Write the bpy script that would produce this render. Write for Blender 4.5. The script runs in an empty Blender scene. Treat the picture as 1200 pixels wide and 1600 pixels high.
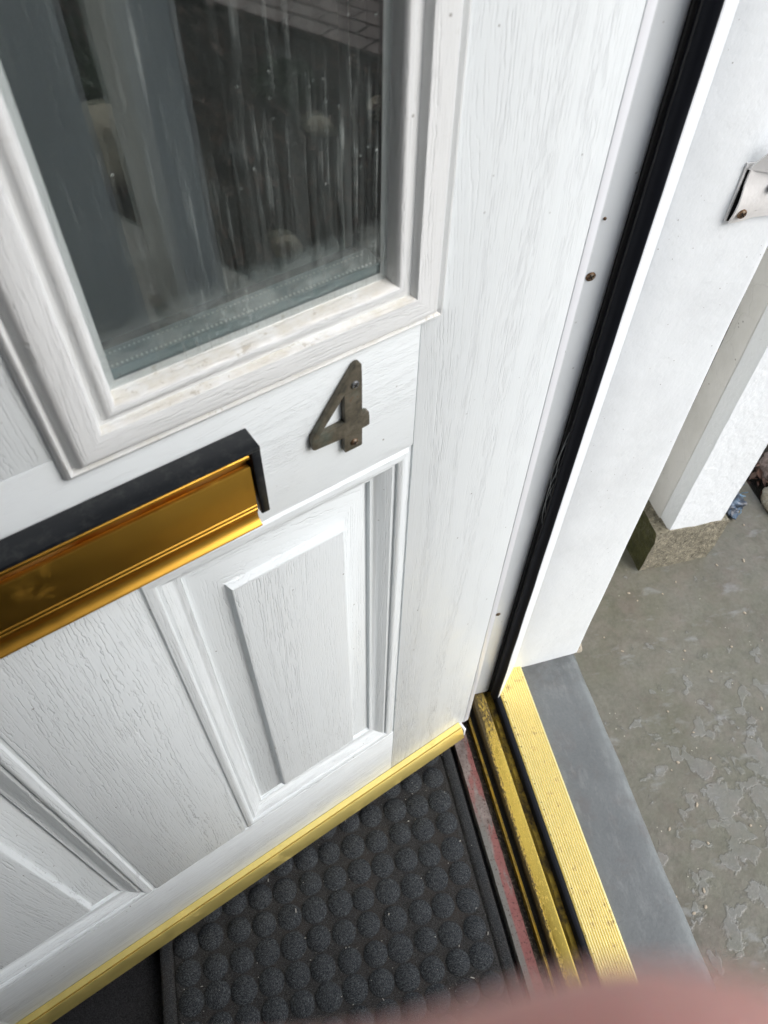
import bpy, bmesh, math, random
from mathutils import Vector, Matrix, noise as mnoise
random.seed(7)
S = bpy.context.scene
COL = S.collection
R = math.radians

# ---------------------------------------------------------------- camera
FPX = 1208.36                      # focal length in pixels of the 1200x1600 photograph
CAM_POS = Vector((-0.2452, -0.4172, 1.1518))
right = Vector((0.97278699, -0.23117766, 0.01556798))
down = Vector((-0.17556151, -0.77926902, -0.60159617))
fwd = Vector((0.15120724, 0.58249179, -0.79864866))
cam = bpy.data.cameras.new('camera')
cam.sensor_fit = 'VERTICAL'; cam.sensor_height = 36.0; cam.sensor_width = 27.0
cam.lens = FPX / 1600 * 36.0
cam.clip_start = 0.002; cam.clip_end = 400
cam.dof.use_dof = True; cam.dof.focus_distance = 0.78; cam.dof.aperture_fstop = 12.5
co = bpy.data.objects.new('camera', cam); COL.objects.link(co)
M = Matrix.Identity(4)
up = -down
for i in range(3):
    M[i][0] = right[i]; M[i][1] = up[i]; M[i][2] = -fwd[i]; M[i][3] = CAM_POS[i]
co.matrix_world = M
S.camera = co

# ---------------------------------------------------------------- sky, sun, exposure
SUN_EL, SUN_AZ = R(40), R(-38)      # azimuth in the xy plane, from +x
world = bpy.data.worlds.new('World'); S.world = world; world.use_nodes = True
wn = world.node_tree; wn.nodes.clear()
wo = wn.nodes.new('ShaderNodeOutputWorld'); bg = wn.nodes.new('ShaderNodeBackground')
sky = wn.nodes.new('ShaderNodeTexSky'); sky.sky_type = 'NISHITA'; sky.sun_disc = False
sky.sun_elevation = SUN_EL; sky.sun_rotation = R(90) - SUN_AZ
sky.air_density = 1.0; sky.dust_density = 2.0; sky.ozone_density = 1.0
hs = wn.nodes.new('ShaderNodeHueSaturation'); hs.inputs['Saturation'].default_value = 0.62
wn.links.new(sky.outputs[0], hs.inputs['Color']); wn.links.new(hs.outputs[0], bg.inputs['Color'])
bg.inputs['Strength'].default_value = 0.13
wn.links.new(bg.outputs[0], wo.inputs['Surface'])
sl = bpy.data.lights.new('sun', 'SUN'); sl.energy = 1.2; sl.angle = R(40); sl.color = (1.0, 0.99, 0.975)
so = bpy.data.objects.new('sun', sl); COL.objects.link(so)
sd = Vector((math.cos(SUN_EL) * math.cos(SUN_AZ), math.cos(SUN_EL) * math.sin(SUN_AZ), math.sin(SUN_EL)))
so.rotation_euler = sd.to_track_quat('Z', 'Y').to_euler()
S.view_settings.view_transform = 'Standard'; S.view_settings.look = 'None'
S.view_settings.gamma = 1.0; S.view_settings.exposure = 0.88
S.view_settings.use_curve_mapping = False
S.render.engine = 'CYCLES'
S.cycles.max_bounces = 10; S.cycles.diffuse_bounces = 6; S.cycles.glossy_bounces = 5; S.cycles.transmission_bounces = 8

# ---------------------------------------------------------------- helpers
def link(o, parent=None):
    COL.objects.link(o)
    if parent: o.parent = parent
    return o
def tag(o, label=None, cat=None, group=None, kind=None):
    if label: o['label'] = label
    if cat: o['category'] = cat
    if group: o['group'] = group
    if kind: o['kind'] = kind
    elif cat: o['kind'] = 'thing'
    return o
def empty(name, loc=(0, 0, 0), rz=0, label=None, cat=None, group=None):
    o = bpy.data.objects.new(name, None); o.empty_display_size = 0.05
    o.location = loc; o.rotation_euler = (0, 0, rz); link(o)
    return tag(o, label, cat, group)
def finish(name, bm, mat, parent=None, smooth=None, recalc=True):
    if recalc: bmesh.ops.recalc_face_normals(bm, faces=bm.faces)
    me = bpy.data.meshes.new(name); bm.to_mesh(me); bm.free()
    for m in (mat if isinstance(mat, (list, tuple)) else [mat]): me.materials.append(m)
    if smooth is not None:
        for p in me.polygons: p.use_smooth = True
        me.set_sharp_from_angle(angle=R(smooth))
    return link(bpy.data.objects.new(name, me), parent)
def add_box(bm, x0, x1, y0, y1, z0, z1, bev=0, seg=1):
    vs = [bm.verts.new((x, y, z)) for x in (x0, x1) for y in (y0, y1) for z in (z0, z1)]
    F = [(0, 1, 3, 2), (4, 6, 7, 5), (0, 4, 5, 1), (2, 3, 7, 6), (0, 2, 6, 4), (1, 5, 7, 3)]
    fs = [bm.faces.new([vs[i] for i in f]) for f in F]
    if bev:
        es = list({e for f in fs for e in f.edges})
        bmesh.ops.bevel(bm, geom=es, offset=bev, segments=seg, affect='EDGES', profile=0.5)
def box(name, x0, x1, y0, y1, z0, z1, mat, parent=None, bev=0, seg=1, smooth=None):
    bm = bmesh.new(); add_box(bm, x0, x1, y0, y1, z0, z1, bev, seg)
    bmesh.ops.recalc_face_normals(bm, faces=bm.faces)
    return finish(name, bm, mat, parent, smooth if smooth is not None else (35 if bev else None))
def extrude(name, pts, a0, a1, axis, mat, parent=None, smooth=30, n=1, jit=None):
    """closed profile pts extruded along axis ('x': pts=(y,z); 'y': pts=(x,z); 'z': pts=(x,y))"""
    bm = bmesh.new()
    def P(p, a):
        return {'x': (a, p[0], p[1]), 'y': (p[0], a, p[1]), 'z': (p[0], p[1], a)}[axis]
    rings = []
    for k in range(n + 1):
        a = a0 + (a1 - a0) * k / n
        ring = []
        for p in pts:
            v = P(p, a)
            if jit:
                q = mnoise.noise_vector(Vector(v) * jit[1]) * jit[0]; v = Vector(v) + q
            ring.append(bm.verts.new(v))
        rings.append(ring)
    m = len(pts)
    for k in range(n):
        for i in range(m):
            bm.faces.new((rings[k][i], rings[k][(i + 1) % m], rings[k + 1][(i + 1) % m], rings[k + 1][i]))
    bm.faces.new(rings[0]); bm.faces.new(list(reversed(rings[-1])))
    return finish(name, bm, mat, parent, smooth)
def tube(bm, pts, r, n=8, closed=False):
    rings = []
    for i, p in enumerate(pts):
        p = Vector(p)
        a = Vector(pts[max(i - 1, 0)]); b = Vector(pts[min(i + 1, len(pts) - 1)])
        t = (b - a).normalized(); s = t.orthogonal().normalized(); u = t.cross(s)
        rr = r[i] if isinstance(r, (list, tuple)) else r
        rings.append([bm.verts.new(p + (s * math.cos(k * 2 * math.pi / n) + u * math.sin(k * 2 * math.pi / n)) * rr) for k in range(n)])
    for i in range(len(rings) - 1):
        A = rings[i]
        # align ring i+1 with ring i
        B = rings[i + 1]
        off = min(range(n), key=lambda o: sum((A[k].co - B[(k + o) % n].co).length for k in range(n)))
        B = B[off:] + B[:off]; rings[i + 1] = B
        for k in range(n):
            bm.faces.new((A[k], A[(k + 1) % n], B[(k + 1) % n], B[k]))
    bm.faces.new(rings[0]); bm.faces.new(list(reversed(rings[-1])))

# ---------------------------------------------------------------- node material kit
class NT:
    def __init__(s, name):
        s.m = bpy.data.materials.new(name); s.m.use_nodes = True
        s.t = s.m.node_tree; s.t.nodes.clear()
        s.out = s.n('ShaderNodeOutputMaterial'); s.b = s.n('ShaderNodeBsdfPrincipled')
        s.l(s.b.outputs[0], s.out.inputs['Surface'])
    def n(s, t, **k):
        x = s.t.nodes.new(t)
        for a, b in k.items(): setattr(x, a, b)
        return x
    def l(s, a, b): s.t.links.new(a, b)
    def i(s, x, v):
        if hasattr(v, 'is_output') or isinstance(v, bpy.types.NodeSocket): s.l(v, x)
        else:
            if isinstance(v, (tuple, list)) and len(v) == 3 and x.type == 'RGBA': v = (*v, 1)
            x.default_value = v
    def coord(s, kind='Object'): return s.n('ShaderNodeTexCoord').outputs[kind]
    def map(s, v, scale=(1, 1, 1), loc=(0, 0, 0), rot=(0, 0, 0)):
        x = s.n('ShaderNodeMapping'); s.l(v, x.inputs['Vector'])
        x.inputs['Scale'].default_value = scale; x.inputs['Location'].default_value = loc; x.inputs['Rotation'].default_value = rot
        return x.outputs[0]
    def noise(s, v, scale, detail=3, rough=0.5, dist=0, out='Fac'):
        x = s.n('ShaderNodeTexNoise'); s.l(v, x.inputs['Vector'])
        x.inputs['Scale'].default_value = scale; x.inputs['Detail'].default_value = detail
        x.inputs['Roughness'].default_value = rough; x.inputs['Distortion'].default_value = dist
        return x.outputs[out]
    def voro(s, v, scale, feat='F1', out='Distance', rnd=1):
        x = s.n('ShaderNodeTexVoronoi', feature=feat); s.l(v, x.inputs['Vector'])
        x.inputs['Scale'].default_value = scale; x.inputs['Randomness'].default_value = rnd
        return x.outputs[out]
    def ramp(s, f, stops, interp='LINEAR'):
        x = s.n('ShaderNodeValToRGB'); s.l(f, x.inputs[0]); e = x.color_ramp.elements
        x.color_ramp.interpolation = interp
        while len(e) < len(stops): e.new(0.5)
        for k, (p, c) in enumerate(stops):
            e[k].position = p
            e[k].color = (c, c, c, 1) if isinstance(c, (int, float)) else (*c, 1)
        return x.outputs[0]
    def mul(s, a, b, op='MULTIPLY'):
        x = s.n('ShaderNodeMath', operation=op); s.i(x.inputs[0], a); s.i(x.inputs[1], b); return x.outputs[0]
    def rng(s, f, a, b, c=0, d=1):
        x = s.n('ShaderNodeMapRange'); s.l(f, x.inputs[0])
        for k, v in zip((1, 2, 3, 4), (a, b, c, d)): x.inputs[k].default_value = v
        return x.outputs[0]
    def mix(s, f, a, b, mode='MIX'):
        x = s.n('ShaderNodeMix', data_type='RGBA', blend_type=mode)
        s.i(x.inputs[0], f); s.i(x.inputs[6], a); s.i(x.inputs[7], b); return x.outputs[2]
    def bump(s, h, dist, strength=1.0, prev=None):
        x = s.n('ShaderNodeBump'); s.i(x.inputs['Height'], h)
        x.inputs['Distance'].default_value = dist; x.inputs['Strength'].default_value = strength
        if prev is not None: s.l(prev, x.inputs['Normal'])
        s.last = x.outputs[0]
        return x.outputs[0]
    def set(s, **k):
        names = dict(color='Base Color', rough='Roughness', metal='Metallic', normal='Normal', spec='Specular IOR Level',
                     trans='Transmission Weight', ior='IOR', aniso='Anisotropic', sss='Subsurface Weight', coat='Coat Weight', alpha='Alpha')
        for a, b in k.items(): s.i(s.b.inputs[names[a]], b)
        return s.m
    def sep(s, v):
        x = s.n('ShaderNodeSeparateXYZ'); s.l(v, x.inputs[0]); return x.outputs
    def comb(s, a, b, c=0.0):
        x = s.n('ShaderNodeCombineXYZ')
        for k, v in enumerate((a, b, c)): s.i(x.inputs[k], v)
        return x.outputs[0]

def simple(name, col, rough=0.5, metal=0, **k):
    n = NT(name); return n.set(color=col, rough=rough, metal=metal, **k)

def m_door_white(name, tint=(0.765, 0.805, 0.820), bold=0.0, dust=False):
    """moulded wood-grain skin. UV = (metres along the grain, metres across it)"""
    n = NT(name)
    uv = n.coord('UV'); ob = n.coord('Object')
    a, c, _ = n.sep(uv)
    low = n.noise(n.comb(n.mul(a, 1.6), n.mul(c, 9)), 1.0, 2)
    cc = n.mul(c, n.mul(n.mul(low, 0.5, 'SUBTRACT'), 0.05), 'ADD')
    fine = n.noise(n.comb(n.mul(a, 150), n.mul(c, 260)), 1.0, 2)
    cc2 = n.mul(cc, n.mul(n.mul(fine, 0.5, 'SUBTRACT'), 0.0014 + 0.0030 * bold), 'ADD')
    F = 560 - 250 * bold
    ph = n.mul(n.mul(cc2, F), n.mul(n.noise(n.comb(n.mul(a, 7), n.mul(cc, 160)), 1, 3, .6), 3.2), 'ADD')
    sn = n.mul(n.mul(ph, 2 * math.pi), 0.0, 'SINE')
    line = n.rng(sn, 0.50, 0.95, 0.0, 1.0)
    brk = n.ramp(n.noise(n.comb(n.mul(a, 48 - 26 * bold), n.mul(cc, 330)), 1, 2, .6), [(0.42, 0.0), (0.52, 1.0)])
    band = n.noise(n.comb(n.mul(a, 1.1), n.mul(cc, 55)), 1.0, 3, 0.6)
    bandm = n.ramp(band, [(0.40, 0.12 + 0.3 * bold), (0.60, 1.0)])
    h = n.mul(n.mul(line, brk), bandm)
    nb = n.bump(n.mul(h, -1.0), 0.00025 + 0.00018 * bold, 1.0)
    nb = n.bump(n.noise(n.comb(n.mul(a, 60), n.mul(c, 500)), 1, 3), 0.00012, 1.0, nb)
    x, y, z = n.sep(ob)
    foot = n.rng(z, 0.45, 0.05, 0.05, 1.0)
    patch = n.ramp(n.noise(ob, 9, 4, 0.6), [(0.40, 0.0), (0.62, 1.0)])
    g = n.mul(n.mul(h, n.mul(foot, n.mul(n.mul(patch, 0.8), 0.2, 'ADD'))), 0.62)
    gen = n.ramp(n.noise(ob, 3.2, 4, 0.6), [(0.35, 0.0), (0.75, 1.0)])
    c0 = n.mix(n.mul(gen, 0.5), tint, tuple(t * q for t, q in zip(tint, (0.955, 0.965, 0.975))))
    c0 = n.mix(n.mul(h, 0.085 - 0.045 * bold), c0, (0.50, 0.51, 0.53))
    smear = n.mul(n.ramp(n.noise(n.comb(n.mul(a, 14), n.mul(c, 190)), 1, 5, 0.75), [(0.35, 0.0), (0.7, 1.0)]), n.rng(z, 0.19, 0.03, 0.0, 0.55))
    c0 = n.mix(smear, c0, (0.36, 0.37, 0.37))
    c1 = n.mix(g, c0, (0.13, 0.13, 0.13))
    spm = n.noise(ob, 23, 2)
    spk = n.mul(n.ramp(n.voro(ob, 75), [(0.045, 1.0), (0.075, 0.0)]), n.ramp(spm, [(0.53, 0.0), (0.57, 1.0)]))
    c2 = n.mix(n.mul(spk, 0.75), c1, (0.13, 0.11, 0.09))
    if dust:
        gm = n.n('ShaderNodeNewGeometry'); _x, _y, nz = n.sep(gm.outputs['Normal'])
        du = n.mul(n.rng(nz, 0.35, 0.9, 0.0, 1.0), n.ramp(n.noise(ob, 70, 5, 0.7), [(0.35, 0.15), (0.65, 0.75)]))
        c2 = n.mix(du, c2, (0.60, 0.56, 0.47))
        cr = n.mul(n.rng(nz, 0.1, 0.6, 0.15, 1.0), n.ramp(n.noise(ob, 130, 4, 0.75), [(0.60, 0.0), (0.66, 0.6)]))
        c2 = n.mix(cr, c2, (0.40, 0.36, 0.29))
    rgh = n.rng(n.noise(ob, 40, 3), 0.3, 0.7, 0.38, 0.54)
    return n.set(color=c2, rough=rgh, normal=nb, spec=0.42)

def m_paint(name, tint, bumps=((30, 0.0012), (220, 0.0003)), rough=0.4, specks=0.6, dirt=(0.5, 0.5, 0.47), dirtamt=0.25, sc=70, cracks=False):
    n = NT(name); ob = n.coord('Object')
    prev = None
    for s_, d in bumps: prev = n.bump(n.noise(ob, s_, 4, 0.55), d, 1.0, prev)
    patch = n.ramp(n.noise(ob, 6, 5, 0.62), [(0.45, 0.0), (0.75, 1.0)])
    c0 = n.mix(n.mul(patch, dirtamt), tint, dirt)
    sp = n.voro(ob, sc); msk = n.mul(n.ramp(sp, [(0.045, 1.0), (0.085, 0.0)]), n.ramp(n.noise(ob, 13, 3), [(0.47, 0.0), (0.54, 1.0)]))
    c1 = n.mix(n.mul(msk, specks), c0, (0.16, 0.14, 0.12))
    if cracks:
        e = n.voro(n.map(n.noise(ob, 6, 2, out='Color'), (0.1, 0.1, 0.1)), 1)
        v = n.n('ShaderNodeVectorMath', operation='ADD'); n.l(ob, v.inputs[0]); n.l(n.map(n.noise(ob, 45, 3, out='Color'), (0.02, 0.02, 0.02)), v.inputs[1])
        ed = n.voro(v.outputs[0], 16, 'DISTANCE_TO_EDGE')
        ck = n.mul(n.ramp(ed, [(0.0, 1.0), (0.035, 0.0)]), n.ramp(n.noise(ob, 7, 2), [(0.56, 0.0), (0.64, 1.0)]))
        prev = n.bump(ck, 0.0006, 1.0, prev)
        c1 = n.mix(n.mul(ck, 0.18), c1, (0.6, 0.6, 0.6))
    return n.set(color=c1, rough=rough, normal=prev)

def m_gold(name, col, rough=0.25, stain=0.4, staincol=(0.10, 0.06, 0.02), axis='x', stainscale=25, thr=(0.55, 0.75), brush=0.000012):
    n = NT(name); ob = n.coord('Object')
    k = {'x': (12, 900, 900), 'y': (900, 12, 900)}[axis]
    br = n.noise(n.map(ob, k), 1.0, 3)
    nb = n.bump(br, brush, 1.0)
    st = n.ramp(n.noise(ob, stainscale, 6, 0.7), [(thr[0], 0.0), (thr[1], 1.0)])
    c = n.mix(n.mul(st, stain), col, staincol)
    r = n.mul(n.mul(n.noise(ob, 60, 4), 0.18), n.mul(n.mul(st, 0.35), rough, 'ADD'), 'ADD')
    return n.set(color=c, rough=r, metal=n.rng(st, 0, 1, 1.0, 1.0 - stain), normal=nb)

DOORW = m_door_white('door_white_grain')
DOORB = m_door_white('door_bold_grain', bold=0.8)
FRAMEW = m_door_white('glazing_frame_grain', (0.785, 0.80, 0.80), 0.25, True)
UPVC = m_paint('upvc_white', (0.78, 0.80, 0.84), ((150, 0.00008),), 0.28, 0.45, dirtamt=0.10)
REBATE = m_paint('upvc_rebate', (0.66, 0.69, 0.71), ((150, 0.00008),), 0.3, 0.5, (0.42, 0.43, 0.42), 0.25)
GLOSS = m_paint('painted_timber', (0.83, 0.865, 0.885), ((9, 0.0022), (60, 0.0007), (300, 0.00022)), 0.33, 0.85, (0.60, 0.62, 0.63), 0.45, 120, False)
ROUGHW = m_paint('textured_white_paint', (0.83, 0.86, 0.88), ((60, 0.0018), (150, 0.0008)), 0.55, 0.2, (0.7, 0.7, 0.68), 0.2, 60)
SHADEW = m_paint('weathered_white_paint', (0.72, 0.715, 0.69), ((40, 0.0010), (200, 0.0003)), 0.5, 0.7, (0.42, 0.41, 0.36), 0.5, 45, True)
BLACKP = NT('black_plastic'); _o = BLACKP.coord()
BLACKP = BLACKP.set(color=BLACKP.mix(BLACKP.ramp(BLACKP.noise(_o, 120, 5, 0.75), [(0.50, 0.0), (0.72, 0.5)]), (0.005, 0.0065, 0.009), (0.05, 0.053, 0.05)),
                    rough=0.38, normal=BLACKP.bump(BLACKP.noise(_o, 500, 2), 0.00006), spec=0.35)
RUBBER = simple('black_rubber', (0.0045, 0.0055, 0.009), 0.62, 0, spec=0.18)
DARKGAP = simple('grime_shade_black', (0.004, 0.004, 0.004), 0.9)  # black for grimy gaps, also the painted shade in the strap's slit
GOLD_FLAP = m_gold('gold_flap', (0.62, 0.34, 0.055), 0.27, 0.07, thr=(0.62, 0.8), brush=0.00002)
GOLD_AGED = m_gold('gold_aged', (0.55, 0.29, 0.06), 0.27, 0.65, (0.16, 0.07, 0.03), thr=(0.42, 0.72))
GOLD_BAR = m_gold('gold_weather_bar', (0.90, 0.75, 0.28), 0.46, 0.25, (0.30, 0.22, 0.08), thr=(0.55, 0.8))
GOLD_RIB = m_gold('gold_threshold', (0.93, 0.80, 0.38), 0.36, 0.65, (0.22, 0.12, 0.04), 'y', 60, (0.56, 0.74))
GOLD_TRACK0 = m_gold('gold_dirty_track', (0.85, 0.61, 0.12), 0.28, 0.88, (0.05, 0.04, 0.03), 'y', 55, (0.50, 0.60))
GOLD_DARK = m_gold('gold_grimy', (0.50, 0.34, 0.06), 0.35, 0.9, (0.03, 0.02, 0.01), 'y', 40, (0.42, 0.60))
def m_track():
    n = NT('gold_grimy_track'); ob = n.coord(); x, y, z = n.sep(ob)
    gm = n.n('ShaderNodeNewGeometry'); nx, ny, nz = n.sep(gm.outputs['Normal'])
    nz1 = n.noise(n.map(ob, (1, .4, 1)), 420, 4, 0.7); nz2 = n.noise(ob, 22, 4, 0.6)
    left = n.rng(x, 0.0275, 0.0370, 0.36, -0.10); corner = n.rng(y, -0.12, 0.05, 0.0, 0.34)
    f = n.mul(n.mul(n.mul(nz1, n.mul(n.mul(nz2, 0.5, 'SUBTRACT'), 0.5), 'ADD'), left, 'ADD'), corner, 'ADD')
    m = n.ramp(f, [(0.50, 0.0), (0.72, 0.92)])
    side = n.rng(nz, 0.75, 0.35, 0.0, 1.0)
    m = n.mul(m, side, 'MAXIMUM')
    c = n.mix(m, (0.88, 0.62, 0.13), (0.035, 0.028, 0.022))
    return n.set(color=c, rough=n.rng(m, 0, 1, 0.24, 0.8), metal=n.rng(m, 0, 1, 1, 0.1), normal=n.bump(m, 0.0003))
GOLD_TRACK = m_track()
def m_bronze():
    n = NT('aged_bronze'); ob = n.coord()
    k = n.noise(ob, 120, 5, 0.6)
    c = n.ramp(k, [(0.3, (0.055, 0.055, 0.045)), (0.5, (0.13, 0.115, 0.085)), (0.62, (0.17, 0.155, 0.12)), (0.75, (0.17, 0.08, 0.04))])
    g = n.ramp(n.noise(ob, 55, 3), [(0.55, 0.0), (0.7, 0.5)])
    return n.set(color=n.mix(g, c, (0.16, 0.20, 0.17)), rough=0.52, metal=0.45, normal=n.bump(n.noise(ob, 600, 4), 0.00016))
BRONZE = m_bronze()
SCREWM = simple('steel_screw', (0.30, 0.31, 0.32), 0.35, 0.9)
def m_rusty():
    n = NT('rusty_screw'); ob = n.coord()
    return n.set(color=n.ramp(n.noise(ob, 500, 4), [(0.35, (0.05, 0.03, 0.02)), (0.55, (0.22, 0.13, 0.07)), (0.7, (0.42, 0.40, 0.34))]), rough=0.42, metal=0.6)
RUSTY = m_rusty()
SLOTM = simple('screw_recess', (0.01, 0.008, 0.006), 0.7)

# glass with dried water streaks on the outer face
def m_glass():
    n = NT('streaked_glass')
    n.set(color=(0.90, 0.96, 0.95), rough=0.0, trans=1.0, ior=1.5)
    ob = n.coord(); x, y, z = n.sep(ob)
    wav = n.mul(n.noise(n.comb(n.mul(x, 40), 0.0, n.mul(z, 9)), 1, 2), 0.006)
    xx = n.mul(x, wav, 'ADD')
    s1 = n.ramp(n.noise(n.comb(n.mul(xx, 850), 0.0, n.mul(z, 4.0)), 1, 2, 0.6), [(0.42, 0.0), (0.75, 1.0)])
    s2 = n.ramp(n.noise(n.comb(n.mul(xx, 900), 3.0, n.mul(z, 14)), 1, 2, 0.5), [(0.60, 0.0), (0.70, 1.0)])
    s3 = n.ramp(n.noise(n.comb(n.mul(xx, 900), 7.0, n.mul(z, 45)), 1, 3, 0.7), [(0.40, 0.15), (0.62, 1.0)])
    left = n.rng(x, 0.33, 0.25, 0.15, 1.0)
    lowm = n.rng(z, 1.35, 0.88, 0.25, 1.0)
    broad = n.ramp(n.noise(n.comb(n.mul(x, 30), 0.0, n.mul(z, 4)), 1, 3), [(0.35, 0.3), (0.7, 1.0)])
    tot = n.mul(n.mul(n.mul(n.mul(s1, 0.15), n.mul(n.mul(s2, s3), 0.75), 'ADD'), n.mul(left, broad)), lowm)
    dots = n.mul(n.ramp(n.voro(ob, 130), [(0.06, 1.0), (0.11, 0.0)]), n.ramp(n.noise(ob, 30, 2), [(0.54, 0.0), (0.60, 0.5)]))
    tide = n.mul(n.mul(n.rng(z, 0.918, 0.892, 0.0, 0.30), n.rng(z, 0.888, 0.8915, 0.12, 1.0)), n.ramp(n.noise(n.map(ob, (60, 60, 160)), 1, 5, 0.7), [(0.35, 0.1), (0.7, 1.0)]))
    film = 0.006
    f = n.mul(n.mul(n.mul(tot, dots, 'ADD'), tide, 'ADD'), film, 'ADD')
    d = n.n('ShaderNodeBsdfDiffuse'); d.inputs[0].default_value = (0.55, 0.60, 0.58, 1)
    mx = n.n('ShaderNodeMixShader'); n.l(f, mx.inputs[0]); n.l(n.b.outputs[0], mx.inputs[1]); n.l(d.outputs[0], mx.inputs[2])
    n.l(mx.outputs[0], n.out.inputs['Surface'])
    return n.m
GLASS = m_glass()
GLASS2 = NT('clear_glass').set(color=(0.88, 0.95, 0.93), rough=0.0, trans=1.0, ior=1.5)
SPACER = simple('grey_spacer', (0.30, 0.36, 0.38), 0.45, 0.3)
BRIGHTDOT = simple('spacer_dot', (0.9, 0.95, 0.95), 0.4, 0.0)

# ---------------------------------------------------------------- levels (z = 0 is the foot of the door skin)
ZG = -0.17      # concrete outside
ZS = -0.032     # top of the grey doorstep
ZT = -0.020     # top of the ribbed threshold
ZI = -0.052     # hall floor
A = 0.36719     # 21.04 degrees
YC = -0.37      # middle of the doorway
def mirror_y(y): return 2 * YC - y

# ================================================================ SETTING
def m_concrete():
    n = NT('damp_concrete'); ob = n.coord()
    big = n.noise(ob, 3.5, 5, 0.6); med = n.noise(ob, 18, 5, 0.7); fine = n.noise(ob, 160, 3, 0.6)
    c = n.ramp(big, [(0.3, (0.110, 0.108, 0.078)), (0.5, (0.140, 0.138, 0.105)), (0.7, (0.170, 0.168, 0.140))])
    c = n.mix(n.ramp(n.noise(ob, 38, 6, 0.8), [(0.42, 0.0), (0.62, 0.75)]), c, (0.21, 0.20, 0.16))
    c = n.mix(n.ramp(n.noise(n.map(ob, (1, 1, 1), (5, 2, 0)), 55, 6, 0.8), [(0.48, 0.0), (0.70, 0.5)]), c, (0.075, 0.072, 0.052))
    c = n.mix(n.ramp(med, [(0.35, 0.0), (0.7, 0.6)]), c, (0.165, 0.155, 0.125))
    c = n.mix(n.ramp(n.noise(n.map(ob, (1, 1, 1), (3, 1, 0)), 11, 4, 0.7), [(0.5, 0.0), (0.72, 0.5)]), c, (0.10, 0.070, 0.052))
    c = n.mix(n.ramp(fine, [(0.3, 0.35), (0.6, 0.0)]), c, (0.09, 0.09, 0.07))
    # scaled islands near the step, towards the camera
    x, y, z = n.sep(ob)
    v = n.n('ShaderNodeVectorMath', operation='ADD'); n.l(ob, v.inputs[0]); n.l(n.map(n.noise(ob, 14, 3, out='Color'), (0.05, 0.05, 0)), v.inputs[1])
    isl = n.noise(v.outputs[0], 24, 5, 0.55)
    zone = n.mul(n.rng(y, 0.12, -0.12, -0.06, 0.10), n.rng(x, 0.25, 0.42, -0.12, 0.0), 'ADD')
    it = n.mul(isl, zone, 'ADD')
    im = n.ramp(it, [(0.575, 0.0), (0.625, 1.0)])
    edge = n.ramp(it, [(0.572, 0.0), (0.590, 1.0), (0.600, 1.0), (0.622, 0.0)])
    c = n.mix(n.mul(im, 0.42), c, n.mix(n.noise(ob, 90, 5, .7), (0.17, 0.175, 0.165), (0.27, 0.275, 0.27)))
    c = n.mix(n.mul(edge, 0.38), c, (0.07, 0.067, 0.052))
    rim = n.ramp(it, [(0.604, 0.0), (0.618, 1.0), (0.632, 0.0)])
    c = n.mix(n.mul(rim, 0.35), c, (0.33, 0.335, 0.325))
    smr = n.ramp(n.noise(n.map(ob, (1, 2.2, 1), (9, 4, 0), (0, 0, .5)), 16, 5, .6), [(0.60, 0.0), (0.70, 1.0)])
    c = n.mix(n.mul(smr, 0.45), c, (0.30, 0.31, 0.31))
    pk = n.ramp(n.noise(n.map(ob, (1, 1, 1), (7, 7, 1)), 26, 5, .75), [(0.48, 0.0), (0.68, 0.38)])
    c = n.mix(pk, c, (0.21, 0.175, 0.15))
    gk_ = n.ramp(n.noise(n.map(ob, (1, 1, 1), (2, 9, 1)), 10, 5, .7), [(0.46, 0.0), (0.70, 0.38)])
    c = n.mix(gk_, c, (0.12, 0.125, 0.075))
    sp = n.mul(n.ramp(n.voro(ob, 90), [(0.06, 1.0), (0.11, 0.0)]), n.ramp(n.noise(ob, 25, 2), [(0.58, 0.0), (0.63, 1.0)]))
    c = n.mix(sp, c, (0.50, 0.47, 0.38))
    b = n.bump(im, 0.0008, 0.7); b = n.bump(med, 0.0020, 0.6, b); b = n.bump(fine, 0.0006, 0.7, b)
    return n.set(color=c, rough=n.rng(big, 0.3, 0.7, 0.33, 0.62), normal=b)
CONC = m_concrete()
def m_step():
    n = NT('grey_painted_step'); ob = n.coord()
    x, y, z = n.sep(ob)
    c = n.ramp(n.noise(ob, 9, 5, 0.65), [(0.3, (0.120, 0.129, 0.131)), (0.7, (0.152, 0.163, 0.165))])
    c = n.mix(n.ramp(n.noise(ob, 220, 3, 0.6), [(0.35, 0.35), (0.6, 0.0)]), c, (0.10, 0.11, 0.11))
    wear = n.mul(n.rng(x, 0.195, 0.222, 0.0, 1.0), n.ramp(n.noise(ob, 35, 4, 0.7), [(0.3, 0.2), (0.7, 0.9)]))
    c = n.mix(n.mul(wear, 0.6), c, (0.26, 0.285, 0.28))
    c = n.mix(n.mul(n.ramp(n.noise(ob, 16, 5, .7), [(0.50, 0.0), (0.66, 0.6)]), 1.0), c, (0.12, 0.11, 0.105))
    c = n.mix(n.ramp(n.noise(n.map(ob, (1, .35, 1)), 60, 5, .75), [(0.52, 0.0), (0.7, 0.45)]), c, (0.24, 0.25, 0.245))
    c = n.mix(n.mul(n.rng(y, 0.02, 0.085, 0.0, 1.0), n.ramp(n.noise(ob, 50, 4, .7), [(0.35, 0.0), (0.6, 0.7)])), c, (0.07, 0.075, 0.075))
    return n.set(color=c, rough=0.5, normal=n.bump(n.noise(ob, 260, 3), 0.0005, 0.7, n.bump(n.noise(ob, 20, 3), 0.0015, 0.5)))
STEPM = m_step()
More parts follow.
